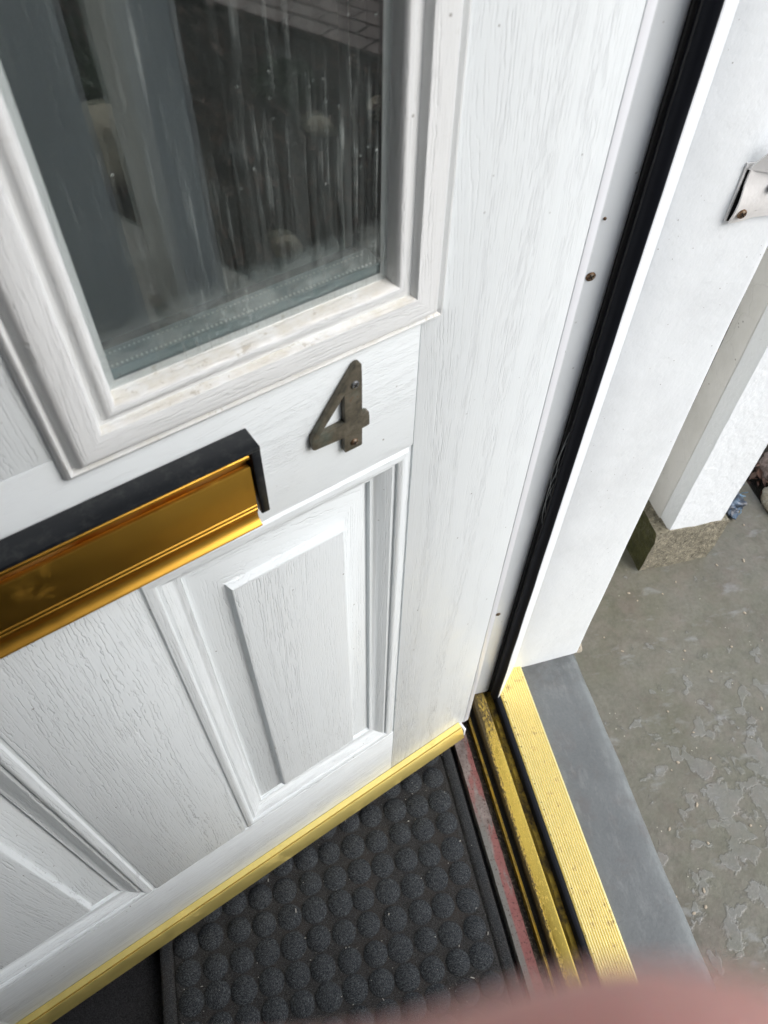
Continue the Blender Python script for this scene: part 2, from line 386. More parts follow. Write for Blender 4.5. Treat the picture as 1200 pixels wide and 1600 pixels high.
def m_soil():
    n = NT('dark_soil'); ob = n.coord()
    return n.set(color=n.ramp(n.noise(ob, 30, 6, 0.7), [(0.3, (0.012, 0.011, 0.008)), (0.6, (0.035, 0.03, 0.02)), (0.75, (0.07, 0.05, 0.035))]), rough=0.9, normal=n.bump(n.noise(ob, 60, 5, 0.7), 0.02))
SOIL = m_soil()
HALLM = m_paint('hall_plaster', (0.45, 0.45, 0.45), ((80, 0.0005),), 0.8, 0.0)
def m_carpet(name, c1, c2, s=700):
    n = NT(name); ob = n.coord()
    k = n.noise(ob, s, 3, 0.7)
    c = n.ramp(k, [(0.3, c1), (0.7, c2)])
    return n.set(color=c, rough=0.95, normal=n.bump(k, 0.0012), spec=0.1)
CARPET = m_carpet('hall_carpet', (0.008, 0.008, 0.009), (0.05, 0.05, 0.052))

def struct(o): return tag(o, kind='structure')
# outer concrete patio slab, soil around, far ground
struct(box('patio', 0.19, 0.812, -3.4, 1.8, -0.30, ZG, CONC))
bm = bmesh.new()
N = 46
gv = {}
for i in range(N + 1):
    for j in range(N + 1):
        x = 0.815 + 1.355 * i / N; y = -3.4 + 5.2 * j / N
        z = ZG - 0.035 + 0.03 * mnoise.noise(Vector((x * 6, y * 6, 0))) + 0.02 * mnoise.noise(Vector((x * 25, y * 25, 3)))
        gv[i, j] = bm.verts.new((x, y, z))
for i in range(N):
    for j in range(N): bm.faces.new((gv[i, j], gv[i + 1, j], gv[i + 1, j + 1], gv[i, j + 1]))
tag(finish('garden_soil', bm, SOIL, None, 60), kind='structure')
struct(box('ground', -40, 60, -60, 60, -0.9, -0.31, SOIL))
# doorstep with a worn rounded nose
pts = [(0.118, ZS)]
for k in range(7):
    t = k / 6 * math.pi / 2; pts.append((0.212 + 0.016 * math.sin(t), ZS - 0.016 + 0.016 * math.cos(t)))
pts += [(0.229, -0.10), (0.232, ZG - 0.05), (0.118, ZG - 0.05)]
struct(extrude('doorstep', pts, -1.0, 0.105, 'y', STEPM, smooth=50, n=60, jit=(0.0022, 14)))

# hall inside the house
struct(box('hall_floor', -3.0, -0.019, -1.5, 0.9, -0.12, ZI, CARPET))
def wall(name, *a, label, mat=HALLM):
    o = box(name, *a, mat); return tag(o, label, 'wall')
wall('hall_wall', -3.2, -3.0, -1.6, 1.1, -0.12, 2.6, label='dim end wall of the hall seen through the door glass')
wall('hall_wall', -3.0, 0.0, 0.90, 1.0, -0.12, 2.6, label='dim hall wall behind the open white door')
wall('hall_wall', -3.0, 0.0, -1.6, -1.5, -0.12, 2.6, label='dim hall wall on the side away from the hinges')
struct(box('hall_ceiling', -3.2, 0.0, -1.6, 1.1, 2.6, 2.7, HALLM))
# the outer wall of the house beyond both jambs and over the door
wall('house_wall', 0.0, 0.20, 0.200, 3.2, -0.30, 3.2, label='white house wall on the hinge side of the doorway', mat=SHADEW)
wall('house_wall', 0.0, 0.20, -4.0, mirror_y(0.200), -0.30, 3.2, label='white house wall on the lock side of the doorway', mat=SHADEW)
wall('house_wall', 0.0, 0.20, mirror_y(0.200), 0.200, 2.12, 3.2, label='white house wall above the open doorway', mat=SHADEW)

# ================================================================ THE DOOR
door = empty('front_door', (0, 0, 0), math.pi + A, 'white wood-grain panelled front door standing open over the dark mat', 'door')
U0, U1 = 0.138, 0.359
PZ0, PZ1 = 0.1555, 0.7245
TH = 0.046
def uvbox(name, x0, x1, z0, z1, along, mat=DOORW, bev=0.0007, y0=-TH, y1=0.0):
    bm = bmesh.new(); add_box(bm, x0, x1, y0, y1, z0, z1, bev, 2)
    uvl = bm.loops.layers.uv.new('UVMap'); off = random.random() * 20, random.random() * 20
    for f in bm.faces:
        for l in f.loops:
            c = l.vert.co
            l[uvl].uv = ((c.z + off[0], c.x + c.y + off[1]) if along == 'z' else (c.x + off[0], c.z + c.y + off[1]))
    return finish(name, bm, mat, door, 30)
DW = 0.836; HD = 2.0
# hinge and lock stiles, rails, mullions (each a moulded zone with its own grain direction)
uvbox('stile', 0.0006, U0 - .0001, 0.0, HD, 'z')
uvbox('stile', DW - U0 + .0001, DW - 0.0006, 0.0, HD, 'z')
uvbox('rail', U0 + .0001, DW - U0 - .0001, 0.0, PZ0 - 0.0002, 'x')
uvbox('rail', U0 + .0001, DW - U0 - .0001, PZ1 + 0.0002, 0.8545, 'x')
uvbox('rail', U0 + .0001, 0.3555, 0.8547, 0.868, 'x')
uvbox('rail', DW - 0.3555, DW - U0 - .0001, 0.8547, 0.868, 'x')
uvbox('rail', U0 + .0001, DW - U0 - .0001, 1.86, HD, 'x')
uvbox('mullion', U1 + 0.0002, DW - U1 - 0.0002, PZ0, PZ1, 'z', DOORB)
uvbox('mullion', 0.3557, DW - 0.3557, 0.8547, 1.8598, 'z', DOORB)
box('edge_trim', -0.0085, 0.0004, -TH, 0.0003, -0.004, HD, UPVC, door, 0.0006, 2)
box('edge_trim', DW - 0.0004, DW + 0.0085, -TH, 0.0003, -0.004, HD, UPVC, door, 0.0006, 2)

def nested(name, x0, x1, z0, z1, prof, mat, inward=True, cap=True, back=None, grain_sides=True, dens=1):
    """mitred moulding: nested rectangles offset by t, standing out by d"""
    bm = bmesh.new(); uvl = bm.loops.layers.uv.new('UVMap')
    s = 1 if inward else -1
    off = random.random() * 20, random.random() * 20
    loops = []
    for t, d in prof:
        t *= s
        loops.append([bm.verts.new(p) for p in ((x0 + t, d, z0 + t), (x1 - t, d, z0 + t), (x1 - t, d, z1 - t), (x0 + t, d, z1 - t))])
    for k in range(len(loops) - 1):
        for q in range(4):
            f = bm.faces.new((loops[k][q], loops[k][(q + 1) % 4], loops[k + 1][(q + 1) % 4], loops[k + 1][q]))
            for l in f.loops:
                c = l.vert.co
                i = loops[k].index(l.vert) if l.vert in loops[k] else loops[k + 1].index(l.vert)
                tt = prof[k if l.vert in loops[k] else k + 1]
                arc = tt[0] + abs(tt[1])
                l[uvl].uv = ((c.x + off[0], arc + q * 3.3 + off[1]) if q in (0, 2) else (c.z + off[0], arc + q * 3.3 + off[1]))
    if cap:
        f = bm.faces.new(loops[-1])
        for l in f.loops: l[uvl].uv = (l.vert.co.z + off[0], l.vert.co.x + off[1])
    return bm
PANEL = [(0, -0.020), (0, -0.0012), (0.0006, -0.0016), (0.0030, -0.0016), (0.0045, 0.0006), (0.0075, 0.0016), (0.0105, 0.0012), (0.0128, -0.0006),
         (0.0134, -0.0026), (0.0150, -0.0026), (0.0165, -0.0022), (0.0200, -0.0032), (0.0240, -0.0052), (0.0275, -0.0078), (0.0290, -0.0082), (0.0315, -0.0082),
         (0.0325, -0.0112), (0.0335, -0.0112), (0.0350, -0.0108), (0.0575, -0.0058), (0.0590, -0.0052), (0.0615, -0.0014), (0.0625, -0.0008), (0.0640, -0.0006)]
PANEL = [(t, d * 1.28 if d < -0.003 and 0.018 < t < 0.062 else d) for t, d in PANEL]
for x0, x1 in ((U0, U1), (DW - U1, DW - U0)):
    bm = nested('panel', x0, x1, PZ0, PZ1, PANEL, DOORB)
    # back of the panel
    uvl = bm.loops.layers.uv.active
    v = [bm.verts.new(p) for p in ((x0, -0.04, PZ0), (x1, -0.04, PZ0), (x1, -0.04, PZ1), (x0, -0.04, PZ1))]
    bm.faces.new(v)
    finish('panel', bm, m_door_white('panel_grain', bold=0.35) if x0 < .3 else DOORB, door, 32)
# glazed openings
GX0, GX1, GZ0, GZ1 = 0.1615, 0.3295, 0.8775, 1.82
FR = [(-0.004, -0.0075), (0.0, -0.0050), (0.0008, 0.0010), (0.0018, 0.0036), (0.0035, 0.0050), (0.0055, 0.0052), (0.0075, 0.0045), (0.0092, 0.0026), (0.0100, 0.0022), (0.0120, 0.0022),
      (0.0128, 0.0058), (0.0138, 0.0072), (0.0155, 0.0076), (0.0255, 0.0088), (0.0275, 0.0084), (0.0292, 0.0070), (0.0308, 0.0042), (0.0316, 0.0020), (0.0324, 0.0020),
      (0.0332, 0.0036), (0.0348, 0.0048), (0.0366, 0.0040), (0.0380, 0.0016), (0.0384, 0.0)]
for x0, x1 in ((GX0, GX1), (DW - GX1, DW - GX0)):
    bm = nested('glazing_frame', x0, x1, GZ0, GZ1, FR, FRAMEW, inward=False, cap=False)
    fr = finish('glazing_frame', bm, FRAMEW, door, 38)
    # inner lining of the hole through the door leaf
    bm = bmesh.new()
    for d in (0,):
        for (a0, a1, b0, b1) in ((x0 - .0005, x0 - .006, GZ0 - .006, GZ1 + .006), (x1 + .0005, x1 + .006, GZ0 - .006, GZ1 + .006)):
            add_box(bm, min(a0, a1), max(a0, a1), -TH, -0.0075, b0, b1)
        add_box(bm, x0 - .0005, x1 + .0005, -TH, -0.0075, GZ0 - .012, GZ0 - .0005)
    finish('glazing_lining', bm, RUBBER, fr)
    box('glass_pane', x0 - .0003, x1 + .0003, -0.0092, -0.0052, GZ0 - .0003, GZ1 + .0003, GLASS, door)
    gi = box('glass_pane', x0 - .0003, x1 + .0003, -0.0292, -0.0252, GZ0 - .0003, GZ1 + .0003, GLASS2, door)
    # spacer bar between the panes, with its row of punched dots
    bm = bmesh.new()
    w_ = 0.0100
    add_box(bm, x0, x1, -0.0248, -0.0094, GZ0, GZ0 + w_)
    for k in range(4):
        zz = GZ0 + 0.0012 + k * 0.0022
        add_box(bm, x0, x1, -0.0094, -0.00935, zz, zz + 0.0007)
    spb = finish('spacer_bar', bm, SPACER, door)
    bm = bmesh.new()
    add_box(bm, x0, x0 + .0022, -0.0248, -0.0094, GZ0 + w_, GZ1)
    add_box(bm, x1 - .0022, x1, -0.0248, -0.0094, GZ0 + w_, GZ1)
    finish('edge_seal', bm, RUBBER, spb)
    bm = bmesh.new()
    q = x0 + 0.008
    while q < x1 - 0.006:
        add_box(bm, q, q + 0.0011, -0.0122, -0.0108, GZ0 + w_, GZ0 + w_ + 0.0003)
        add_box(bm, q, q + 0.0009, -0.0216, -0.0208, GZ0 + w_, GZ0 + w_ + 0.0003)
        q += 0.0026
    tag(finish('spacer_dots', bm, BRIGHTDOT, spb), kind='stuff')

# weather bar along the foot
def ext_u(name, prof, u0, u1, mat, parent, smooth=25): return extrude(name, prof, u0, u1, 'x', mat, parent, smooth)
wb = ext_u('weather_bar', [(0.0004, 0.0155), (0.0012, 0.0162), (0.0082, 0.0152), (0.0086, 0.0146), (0.0086, 0.0100), (0.0098, 0.0100), (0.0098, 0.0136), (0.0104, 0.0136), (0.0120, 0.0112), (0.0186, -0.0064),
                      (0.0186, -0.0088), (0.0168, -0.0088), (0.0100, 0.0080), (0.0004, 0.0080)], 0.0135, DW - 0.0135, GOLD_BAR, door)
box('end_cap', 0.0085, 0.0132, 0.0006, 0.0150, -0.012, 0.0125, UPVC, wb, 0.0012, 2)

# letter plate
lp = box('letter_plate', 0.268, 0.560, 0.0003, 0.0045, 0.7560, 0.8165, DARKGAP, door, 0.0004)
# black hood: thin shelf with two side arms
hood = bmesh.new()
add_box(hood, 0.2648, 0.5632, 0.0004, 0.0186, 0.8150, 0.8182, 0.0009, 2)
add_box(hood, 0.2650, 0.2712, 0.0004, 0.0186, 0.7578, 0.8162, 0.0010, 2)
add_box(hood, 0.5568, 0.5630, 0.0004, 0.0186, 0.7578, 0.8162, 0.0010, 2)
bmesh.ops.recalc_face_normals(hood, faces=hood.faces)
finish('hood', hood, BLACKP, lp, 35, recalc=False)
# gold lip under the hood, recess and flap
ext_u('lip', [(0.0046, 0.8140), (0.0150, 0.8132), (0.0166, 0.8118), (0.0166, 0.8100), (0.0156, 0.8096), (0.0150, 0.8112), (0.0046, 0.8118)], 0.2720, 0.5560, GOLD_FLAP, lp)
ext_u('frame_strip', [(0.0046, 0.8112), (0.0072, 0.8112), (0.0110, 0.8010), (0.0110, 0.7960), (0.0046, 0.7960)], 0.2722, 0.5558, GOLD_AGED, lp)
flap = ext_u('flap', [(0.0116, 0.8000), (0.0124, 0.8018), (0.0142, 0.8026), (0.0156, 0.8022), (0.0162, 0.8006), (0.0164, 0.7800), (0.0164, 0.7672), (0.0158, 0.7668), (0.0158, 0.7662), (0.0164, 0.7658),
                      (0.0164, 0.7636), (0.0158, 0.7632), (0.0158, 0.7626), (0.0163, 0.7622), (0.0163, 0.7600), (0.0150, 0.7575), (0.0146, 0.7550), (0.0150, 0.7526), (0.0166, 0.7502), (0.0190, 0.7488), (0.0194, 0.7480),
                      (0.0186, 0.7478), (0.0150, 0.7494), (0.0126, 0.7530), (0.0120, 0.7560), (0.0122, 0.7700)], 0.2724, 0.5556, GOLD_FLAP, lp, 30)

# house number 4
num_out = [(0.1908, 0.8316), (0.1888, 0.8326), (0.1868, 0.8324), (0.1855, 0.8306), (0.1853, 0.8150), (0.1855, 0.7868), (0.1820, 0.7881), (0.1802, 0.7866), (0.1798, 0.7825), (0.1798, 0.7752),
           (0.1810, 0.7744), (0.1856, 0.7742), (0.1858, 0.7592), (0.1866, 0.7582), (0.1992, 0.7582), (0.1998, 0.7592), (0.1998, 0.7732), (0.2222, 0.7746), (0.2238, 0.7760), (0.2242, 0.7795),
           (0.2234, 0.7868), (0.2078, 0.8085)]
num_in = [(0.1986, 0.8112), (0.1990, 0.7872), (0.2180, 0.7862)]
def plate_with_hole(name, outer, holes, y0, y1, mat, parent, bev=0.0005):
    cu = bpy.data.curves.new(name, 'CURVE'); cu.dimensions = '2D'; cu.fill_mode = 'BOTH'
    cu.extrude = (y1 - y0) / 2 - bev; cu.bevel_depth = bev; cu.bevel_resolution = 1; cu.offset = -bev
    for poly in [outer] + holes:
        sp = cu.splines.new('POLY'); sp.points.add(len(poly) - 1); sp.use_cyclic_u = True
        for p, (x, z) in zip(sp.points, poly): p.co = (x, z, 0, 1)
    tmp = bpy.data.objects.new('tmp', cu); COL.objects.link(tmp)
    dg = bpy.context.evaluated_depsgraph_get(); me = bpy.data.meshes.new_from_object(tmp.evaluated_get(dg))
    bpy.data.objects.remove(tmp)
    for v in me.vertices: v.co = Vector((v.co.x, (y0 + y1) / 2 - v.co.z, v.co.y))
    me.name = name
    bm = bmesh.new(); bm.from_mesh(me); bmesh.ops.remove_doubles(bm, verts=bm.verts, dist=1e-5); bpy.data.meshes.remove(me)
    return finish(name, bm, mat, parent, 40)
num = plate_with_hole('house_number', num_out, [num_in], 0.0004, 0.0046, BRONZE, door)
num['label'] = 'aged bronze house number 4'
def screw(parent, loc, normal, r=0.003, mat=SCREWM, name='screw', rot=0.4, h=0.0008):
    bm = bmesh.new()
    # domed head
    rings = []
    for rr, zz in ((1.0, -0.2), (1.0, 0.15), (0.86, 0.7), (0.55, 1.0)):
        rings.append([bm.verts.new((math.cos(k * math.pi / 8) * r * rr, math.sin(k * math.pi / 8) * r * rr, zz * h)) for k in range(16)])
    for i in range(3):
        for k in range(16): bm.faces.new((rings[i][k], rings[i][(k + 1) % 16], rings[i + 1][(k + 1) % 16], rings[i + 1][k]))
    bm.faces.new(rings[-1])
    o = finish(name, bm, mat, parent, 35)
    q = Vector(normal).normalized().to_track_quat('Z', 'Y')
    o.location = loc; o.rotation_mode = 'QUATERNION'; o.rotation_quaternion = q
    bm = bmesh.new()
    for a in (rot, rot + math.pi / 2):
        c, s_ = math.cos(a), math.sin(a); L, W = r * 0.62, r * 0.13
        vs = [bm.verts.new((c * x - s_ * y, s_ * x + c * y, h * z)) for x, y in ((-L, -W), (L, -W), (L, W), (-L, W)) for z in (0.8, 1.06)]
        for f in ((1, 3, 5, 7), (0, 2, 3, 1), (2, 4, 5, 3), (4, 6, 7, 5), (6, 0, 1, 7)): bm.faces.new([vs[i] for i in f])
    # the cross recess, one level deeper than the screw only where the screw itself is a direct part
    me = bpy.data.meshes.new('cross'); 
    bmesh.ops.recalc_face_normals(bm, faces=bm.faces); 
    tmp = bpy.data.meshes.new('t'); bm.to_mesh(tmp); bm.free()
    b2 = bmesh.new(); b2.from_mesh(o.data); n0 = len(b2.faces); b2.from_mesh(tmp)
    b2.faces.ensure_lookup_table()
    for f in b2.faces[n0:]: f.material_index = 1
    b2.to_mesh(o.data); b2.free(); bpy.data.meshes.remove(tmp); bpy.data.meshes.remove(me)
    o.data.materials.append(SLOTM)
    return o
screw(num, (0.1910, 0.0048, 0.8168), (0, 1, 0), 0.0030, SCREWM, rot=0.9, h=0.0012)
screw(num, (0.1924, 0.0048, 0.7652), (0, 1, 0), 0.0029, RUSTY, rot=0.2, h=0.0012)

# ================================================================ DOOR FRAME (hinge jamb in view, lock jamb mirrored)
fr = empty('entrance_frame', (0.05, 0.05, -0.02), 0, 'white plastic door frame with black gasket beside the open door', 'door frame')
def P(o):  # keep world placement under the empty
    o.location = Vector(o.location) - fr.location; return o
ZB = -0.034
def jamb_pts(my):
    pts = [(-0.004, 0.0535), (0.0530, 0.0535), (0.0530, 0.0720), (0.0680, 0.0720), (0.0680, 0.0520), (0.0680, 0.0330), (0.0690, 0.0322), (0.0705, 0.0325), (0.0790, 0.0420), (0.1135, 0.0805),
           (0.1135, 0.1500), (-0.004, 0.1500)]
    return pts if not my else [(x, mirror_y(y)) for x, y in pts]
P(extrude('jamb', jamb_pts(False), -0.024, 2.10, 'z', UPVC, fr, 25))
P(extrude('jamb', jamb_pts(True), -0.024, 2.10, 'z', UPVC, fr, 25))
# grey-white rebate liner that carries the fixing screws, faint ridges, rolling back into the brush groove
rb = [(-0.0045, 0.0530), (-0.0045, 0.0485)]
for k in range(4):
    x = 0.004 + k * 0.0095; rb += [(x, 0.0485), (x + .0006, 0.0481), (x + .0030, 0.0481), (x + .0036, 0.0485)]
rb += [(0.0520, 0.0485), (0.0556, 0.0489), (0.0586, 0.0503), (0.0600, 0.0530), (0.0604, 0.0620), (0.0570, 0.0620)]
liner = P(extrude('rebate_liner', rb, -0.0235, 2.0995, 'z', REBATE, fr, 30))
# rubber gasket against the lip, and the brush pile in the groove
gk = [(0.0645, 0.0560), (0.0628, 0.0480), (0.0610, 0.0430), (0.0598, 0.0390), (0.0602, 0.0355), (0.0622, 0.0335), (0.0640, 0.0320), (0.0672, 0.0312), (0.0688, 0.0320), (0.0682, 0.0335), (0.0678, 0.0560)]
P(extrude('gasket', gk, -0.0235, 2.099, 'z', RUBBER, fr, 40, n=80, jit=(0.0006, 22)))
P(extrude('gasket', [(x, mirror_y(y)) for x, y in gk], -0.0235, 2.099, 'z', RUBBER, fr, 40))
# thin torn fin along the edge of the rubber, and a cobweb pulled off it
bm = bmesh.new(); prev = None
for k in range(260):
    z = -0.02 + k * 0.0062
    w1 = 0.0006 * mnoise.noise(Vector((z * 60, 0, 0))) + 0.0004 * mnoise.noise(Vector((z * 260, 3, 0)))
    a = bm.verts.new((0.0600, 0.0392, z)); b = bm.verts.new((0.0585 + w1, 0.0398 + w1 * .5, z))
    if prev: bm.faces.new((prev[0], a, b, prev[1]))
    prev = (a, b)
P(finish('fin', bm, simple('grey_fin', (0.045, 0.045, 0.045), 0.8), fr))
bm = bmesh.new(); q_ = random.Random(8)
for (z0, z1, o_) in ((0.60, 0.53, 0.0), (0.545, 0.47, 0.0016), (0.585, 0.50, 0.003), (0.52, 0.45, 0.0008)):
    tube(bm, [(0.0580 - 0.0035 * math.sin(t / 9 * math.pi) - o_ * math.sin(t / 9 * math.pi), 0.0400 - .001 * math.sin(t / 9 * 3.1), z0 + (z1 - z0) * t / 9) for t in range(10)], 0.00028, 5)
P(finish('cobweb', bm, simple('cobweb', (0.16, 0.17, 0.17), 0.9), fr))
bm = bmesh.new()
rr = random.Random(3)
for k in range(9000):
    z = -0.02 + 1.35 * rr.random(); x = 0.0575 + rr.random() * 0.0040; y = 0.0480 - rr.random() * 0.002
    dx, dy = rr.uniform(-.0006, .0010), -rr.uniform(.0008, .0028); dz = rr.uniform(-.0015, .0015)
    a = bm.verts.new((x, y, z)); b = bm.verts.new((x + .00022, y, z)); c = bm.verts.new((x + dx, y + dy, z + dz)); bm.faces.new((a, b, c))
add_box(bm, 0.0578, 0.0676, 0.0600, 0.0700, -0.0235, 2.09)
add_box(bm, 0.0600, 0.0640, 0.0485, 0.0599, -0.0235, 2.09)
tag(P(finish('brush_seal', bm, simple('brush_pile', (0.035, 0.035, 0.034), 0.95), fr)), kind='stuff')
# three fixing screws
for loc, r_, mt, rot in (((0.0400, 0.0478, 0.7765), 0.0042, RUSTY, 0.5), ((0.0385, 0.0478, 0.2365), 0.0034, RUSTY, 0.1), ((0.0388, 0.0481, 0.8275), 0.0014, RUSTY, 0.8)):
    s_ = screw(fr, loc, (0, -1, 0), r_, mt, rot=rot, h=0.0009); P(s_)
P(box('head', -0.004, 0.1135, mirror_y(0.15), 0.15, 2.101, 2.16, UPVC, fr, 0.001))

# painted timber facings either side of the doorway
def facing(my):
    pts = [(0.1120, 0.0810), (0.1150, 0.0795), (0.1500, 0.0808), (0.2240, 0.0850), (0.2290, 0.0862), (0.2315, 0.0890), (0.2320, 0.0930), (0.2300, 0.2100), (0.1120, 0.2100)]
    if my: pts = [(x, mirror_y(y)) for x, y in pts]
    o = empty('door_surround', (0.17, pts[0][1], ZS), 0,
              ('thickly painted white timber surround carrying the bent metal strap' if not my else 'painted white timber surround across the doorway, mirrored in the door glass'), 'door surround')
    b = extrude('board', pts, ZS - 0.002, 2.14, 'z', GLOSS, o, 45, n=60, jit=(0.0011, 9))
    b.location = -Vector(o.location)
    return o
fa = facing(False); facing(True)
# filler blob and chipped corner under the surround
bm = bmesh.new()
for (x, y, z, r_) in ((0.118, 0.083, ZS + .001, .006), (0.127, 0.085, ZS - .001, .005), (0.136, 0.084, ZS - .001, .0035)):
    m_ = bmesh.ops.create_icosphere(bm, subdivisions=2, radius=r_, matrix=Matrix.Translation((x, y, z)))
    for v in m_['verts']: v.co += mnoise.noise_vector(v.co * 200) * 0.0012
fl = finish('filler_bead', bm, GLOSS, fa, 60); fl.location = -Vector(fa.location)

# ================================================================ THRESHOLD
th = empty('threshold', (0.05, -0.37, ZB), 0, 'gold aluminium threshold with ribbed ramp and grimy track between mat and step', 'threshold')
def PT(o): o.location = Vector(o.location) - th.location; return o
Y0, Y1 = mirror_y(0.052), 0.052
rp = [(0.0740, -0.0440), (0.0740, ZT - 0.0008), (0.0748, ZT)]
nr = 13; x = 0.0762; pw = (0.1250 - 0.0762) / nr
for k in range(nr):
    z = ZT - 0.0065 * (k / nr) ** 1.6
    rp += [(x + 0.0003, z - 0.0016), (x + 0.0010, z - 0.0003), (x + 0.0016, z), (x + pw - 0.0012, z - 0.0001), (x + pw - 0.0007, z - 0.0005), (x + pw - 0.0002, z - 0.0017)]; x += pw
rp += [(0.1258, ZT - 0.0078), (0.1258, -0.0440)]
PT(extrude('ribbed_ramp', rp, Y0 - .035, Y1 + .032, 'y', GOLD_RIB, th, 12))
PT(extrude('gasket', [(0.0642, -0.036), (0.0642, -0.0215), (0.0660, -0.0188), (0.0690, -0.0180), (0.0715, -0.0183), (0.0735, -0.0200), (0.0738, -0.0360)], Y0, Y1, 'y', RUBBER, th, 40, n=40, jit=(0.0005, 20)))
PT(extrude('lower_track', [(0.0530, -0.044), (0.0530, -0.0335), (0.0545, -0.0325), (0.0560, -0.0335), (0.0575, -0.0342), (0.0655, -0.0342), (0.0655, -0.044)], Y0, Y1, 'y', GOLD_DARK, th, 20))
PT(extrude('main_track', [(0.0272, -0.044), (0.0272, -0.0305), (0.0300, -0.0268), (0.0320, -0.0262), (0.0330, -0.0268), (0.0345, -0.0262), (0.0365, -0.0258), (0.0490, -0.0252), (0.0506, -0.0258), (0.0512, -0.0300), (0.0512, -0.044)], Y0, Y1, 'y', GOLD_TRACK, th, 20))
PT(extrude('channel', [(0.0170, -0.0445), (0.0170, -0.0400), (0.0740, -0.0400), (0.0740, -0.0445)], Y0, Y1, 'y', DARKGAP, th))
PT(extrude('thin_rail', [(0.0132, -0.044), (0.0132, -0.0275), (0.0138, -0.0265), (0.0148, -0.0272), (0.0152, -0.0280), (0.0158, -0.0272), (0.0166, -0.0268), (0.0172, -0.0280), (0.0172, -0.044)], Y0, Y1, 'y', GOLD_DARK, th, 20))
# crumbs and grime packed in the track
bm = bmesh.new(); rr = random.Random(11)
for k in range(900):
    c = rr.random()
    if c < .45: x, z = rr.gauss(0.0310, .0018), -0.0262
    elif c < .7: x, z = rr.uniform(0.053, 0.065), -0.0336
    elif c < .85: x, z = rr.uniform(.0755, .08), ZT
    else: x, z = rr.uniform(0.018, 0.027), -0.0385
    y = rr.uniform(-0.42, 0.045) if rr.random() < .6 else rr.uniform(-0.12, 0.045)
    s_ = rr.uniform(.0002, .0007)
    m4 = Matrix.Translation((x, y, z)) @ Matrix.Rotation(rr.random() * 6, 4, 'Z') @ Matrix.Diagonal((s_, s_ * rr.uniform(.6, 2), s_ * .7, 1))
    bmesh.ops.create_icosphere(bm, subdivisions=0 if False else 1, radius=1, matrix=m4)
tag(PT(finish('grit', bm, simple('grit', (0.03, 0.022, 0.014), 0.9), th)), kind='stuff')

# old red-painted sill between threshold and mat
def m_red():
    n = NT('worn_red_sill'); ob = n.coord(); x, y, z = n.sep(ob)
    base = n.ramp(n.noise(ob, 60, 5, 0.7), [(0.3, (0.13, 0.10, 0.09)), (0.7, (0.30, 0.25, 0.23))])
    red = n.mix(n.noise(ob, 90, 4, .7), (0.20, 0.045, 0.04), (0.34, 0.13, 0.12))
    d = n.mul(n.rng(x, -0.019, 0.004, -0.10, 0.10), n.noise(n.map(ob, (60, 12, 60)), 1, 4, 0.65), 'ADD')
    d = n.mul(d, n.rng(y, -0.02, -0.28, 0.0, 0.10), 'ADD')
    c = n.mix(n.ramp(d, [(0.50, 0.0), (0.58, 0.85)]), base, red)
    grey = n.mul(n.rng(x, -0.0085, -0.0105, 0.0, 1.0), n.rng(y, -0.08, -0.16, 0.0, 0.9))
    c = n.mix(grey, c, (0.17, 0.17, 0.155))
    c = n.mix(n.ramp(n.noise(ob, 300, 3, 0.6), [(0.56, 0.0), (0.68, 0.8)]), c, (0.07, 0.03, 0.025))
    return n.set(color=c, rough=0.75, normal=n.bump(n.noise(ob, 240, 4, 0.7), 0.0008))
struct(extrude('sill', [(-0.0180, -0.12), (-0.0180, -0.0385), (-0.0172, -0.0372), (0.0028, -0.0352), (0.0040, -0.0362), (0.0040, -0.12)], -1.0, 0.14, 'y', m_red(), smooth=40, n=90, jit=(0.0012, 40)))
n_ = NT('dirty_mortar'); _o = n_.coord()
struct(extrude('mortar_fillet', [(0.0042, -0.12), (0.0042, -0.0370), (0.0070, -0.0376), (0.0128, -0.0400), (0.0128, -0.12)], -1.0, 0.12, 'y',
    n_.set(color=n_.ramp(n_.noise(_o, 200, 4, 0.7), [(0.35, (0.012, 0.010, 0.008)), (0.55, (0.05, 0.04, 0.03)), (0.72, (0.22, 0.18, 0.14))]), rough=0.95, normal=n_.bump(n_.noise(_o, 400, 4), 0.002)), smooth=60, n=120, jit=(0.0016, 130)))
struct(box('sub_sill', 0.0128, 0.118, -1.0, 0.15, -0.16, -0.0450, DARKGAP))

# ================================================================ DOOR MAT
def m_mat():
    n = NT('mat_felt'); ob = n.coord(); x, y, z = n.sep(ob)
    k = n.noise(n.map(ob, (1, 1.5, 1)), 620, 4, 0.8); k2 = n.noise(ob, 350, 3, .7)
    top = n.ramp(k, [(0.32, (0.010, 0.012, 0.015)), (0.55, (0.040, 0.045, 0.050)), (0.72, (0.11, 0.12, 0.13))])
    low = n.ramp(k, [(0.36, (0.012, 0.012, 0.012)), (0.56, (0.043, 0.042, 0.041)), (0.70, (0.12, 0.115, 0.105))])
    h = n.rng(z, -0.0345, -0.0300, 0.0, 1.0)
    c = n.mix(h, low, top)
    pt = n.ramp(n.noise(ob, 14, 3), [(0.5, 0.0), (0.75, 0.5)])
    c = n.mix(pt, c, (0.055, 0.045, 0.038))
    return n.set(color=c, rough=0.95, spec=0.08, normal=n.bump(k2, 0.0010, 0.8, n.bump(k, 0.0008)))
MATM = m_mat()
MX0, MX1, MY0, MY1 = -0.4865, -0.0245, -0.80, 0.06
GX, GY, PX = -0.0990, -0.0270, 0.0350
matr = empty('door_mat', ((MX0 + MX1) / 2, (MY0 + MY1) / 2, ZI), 0, 'dark grey dimpled door mat under the open door', 'door mat')
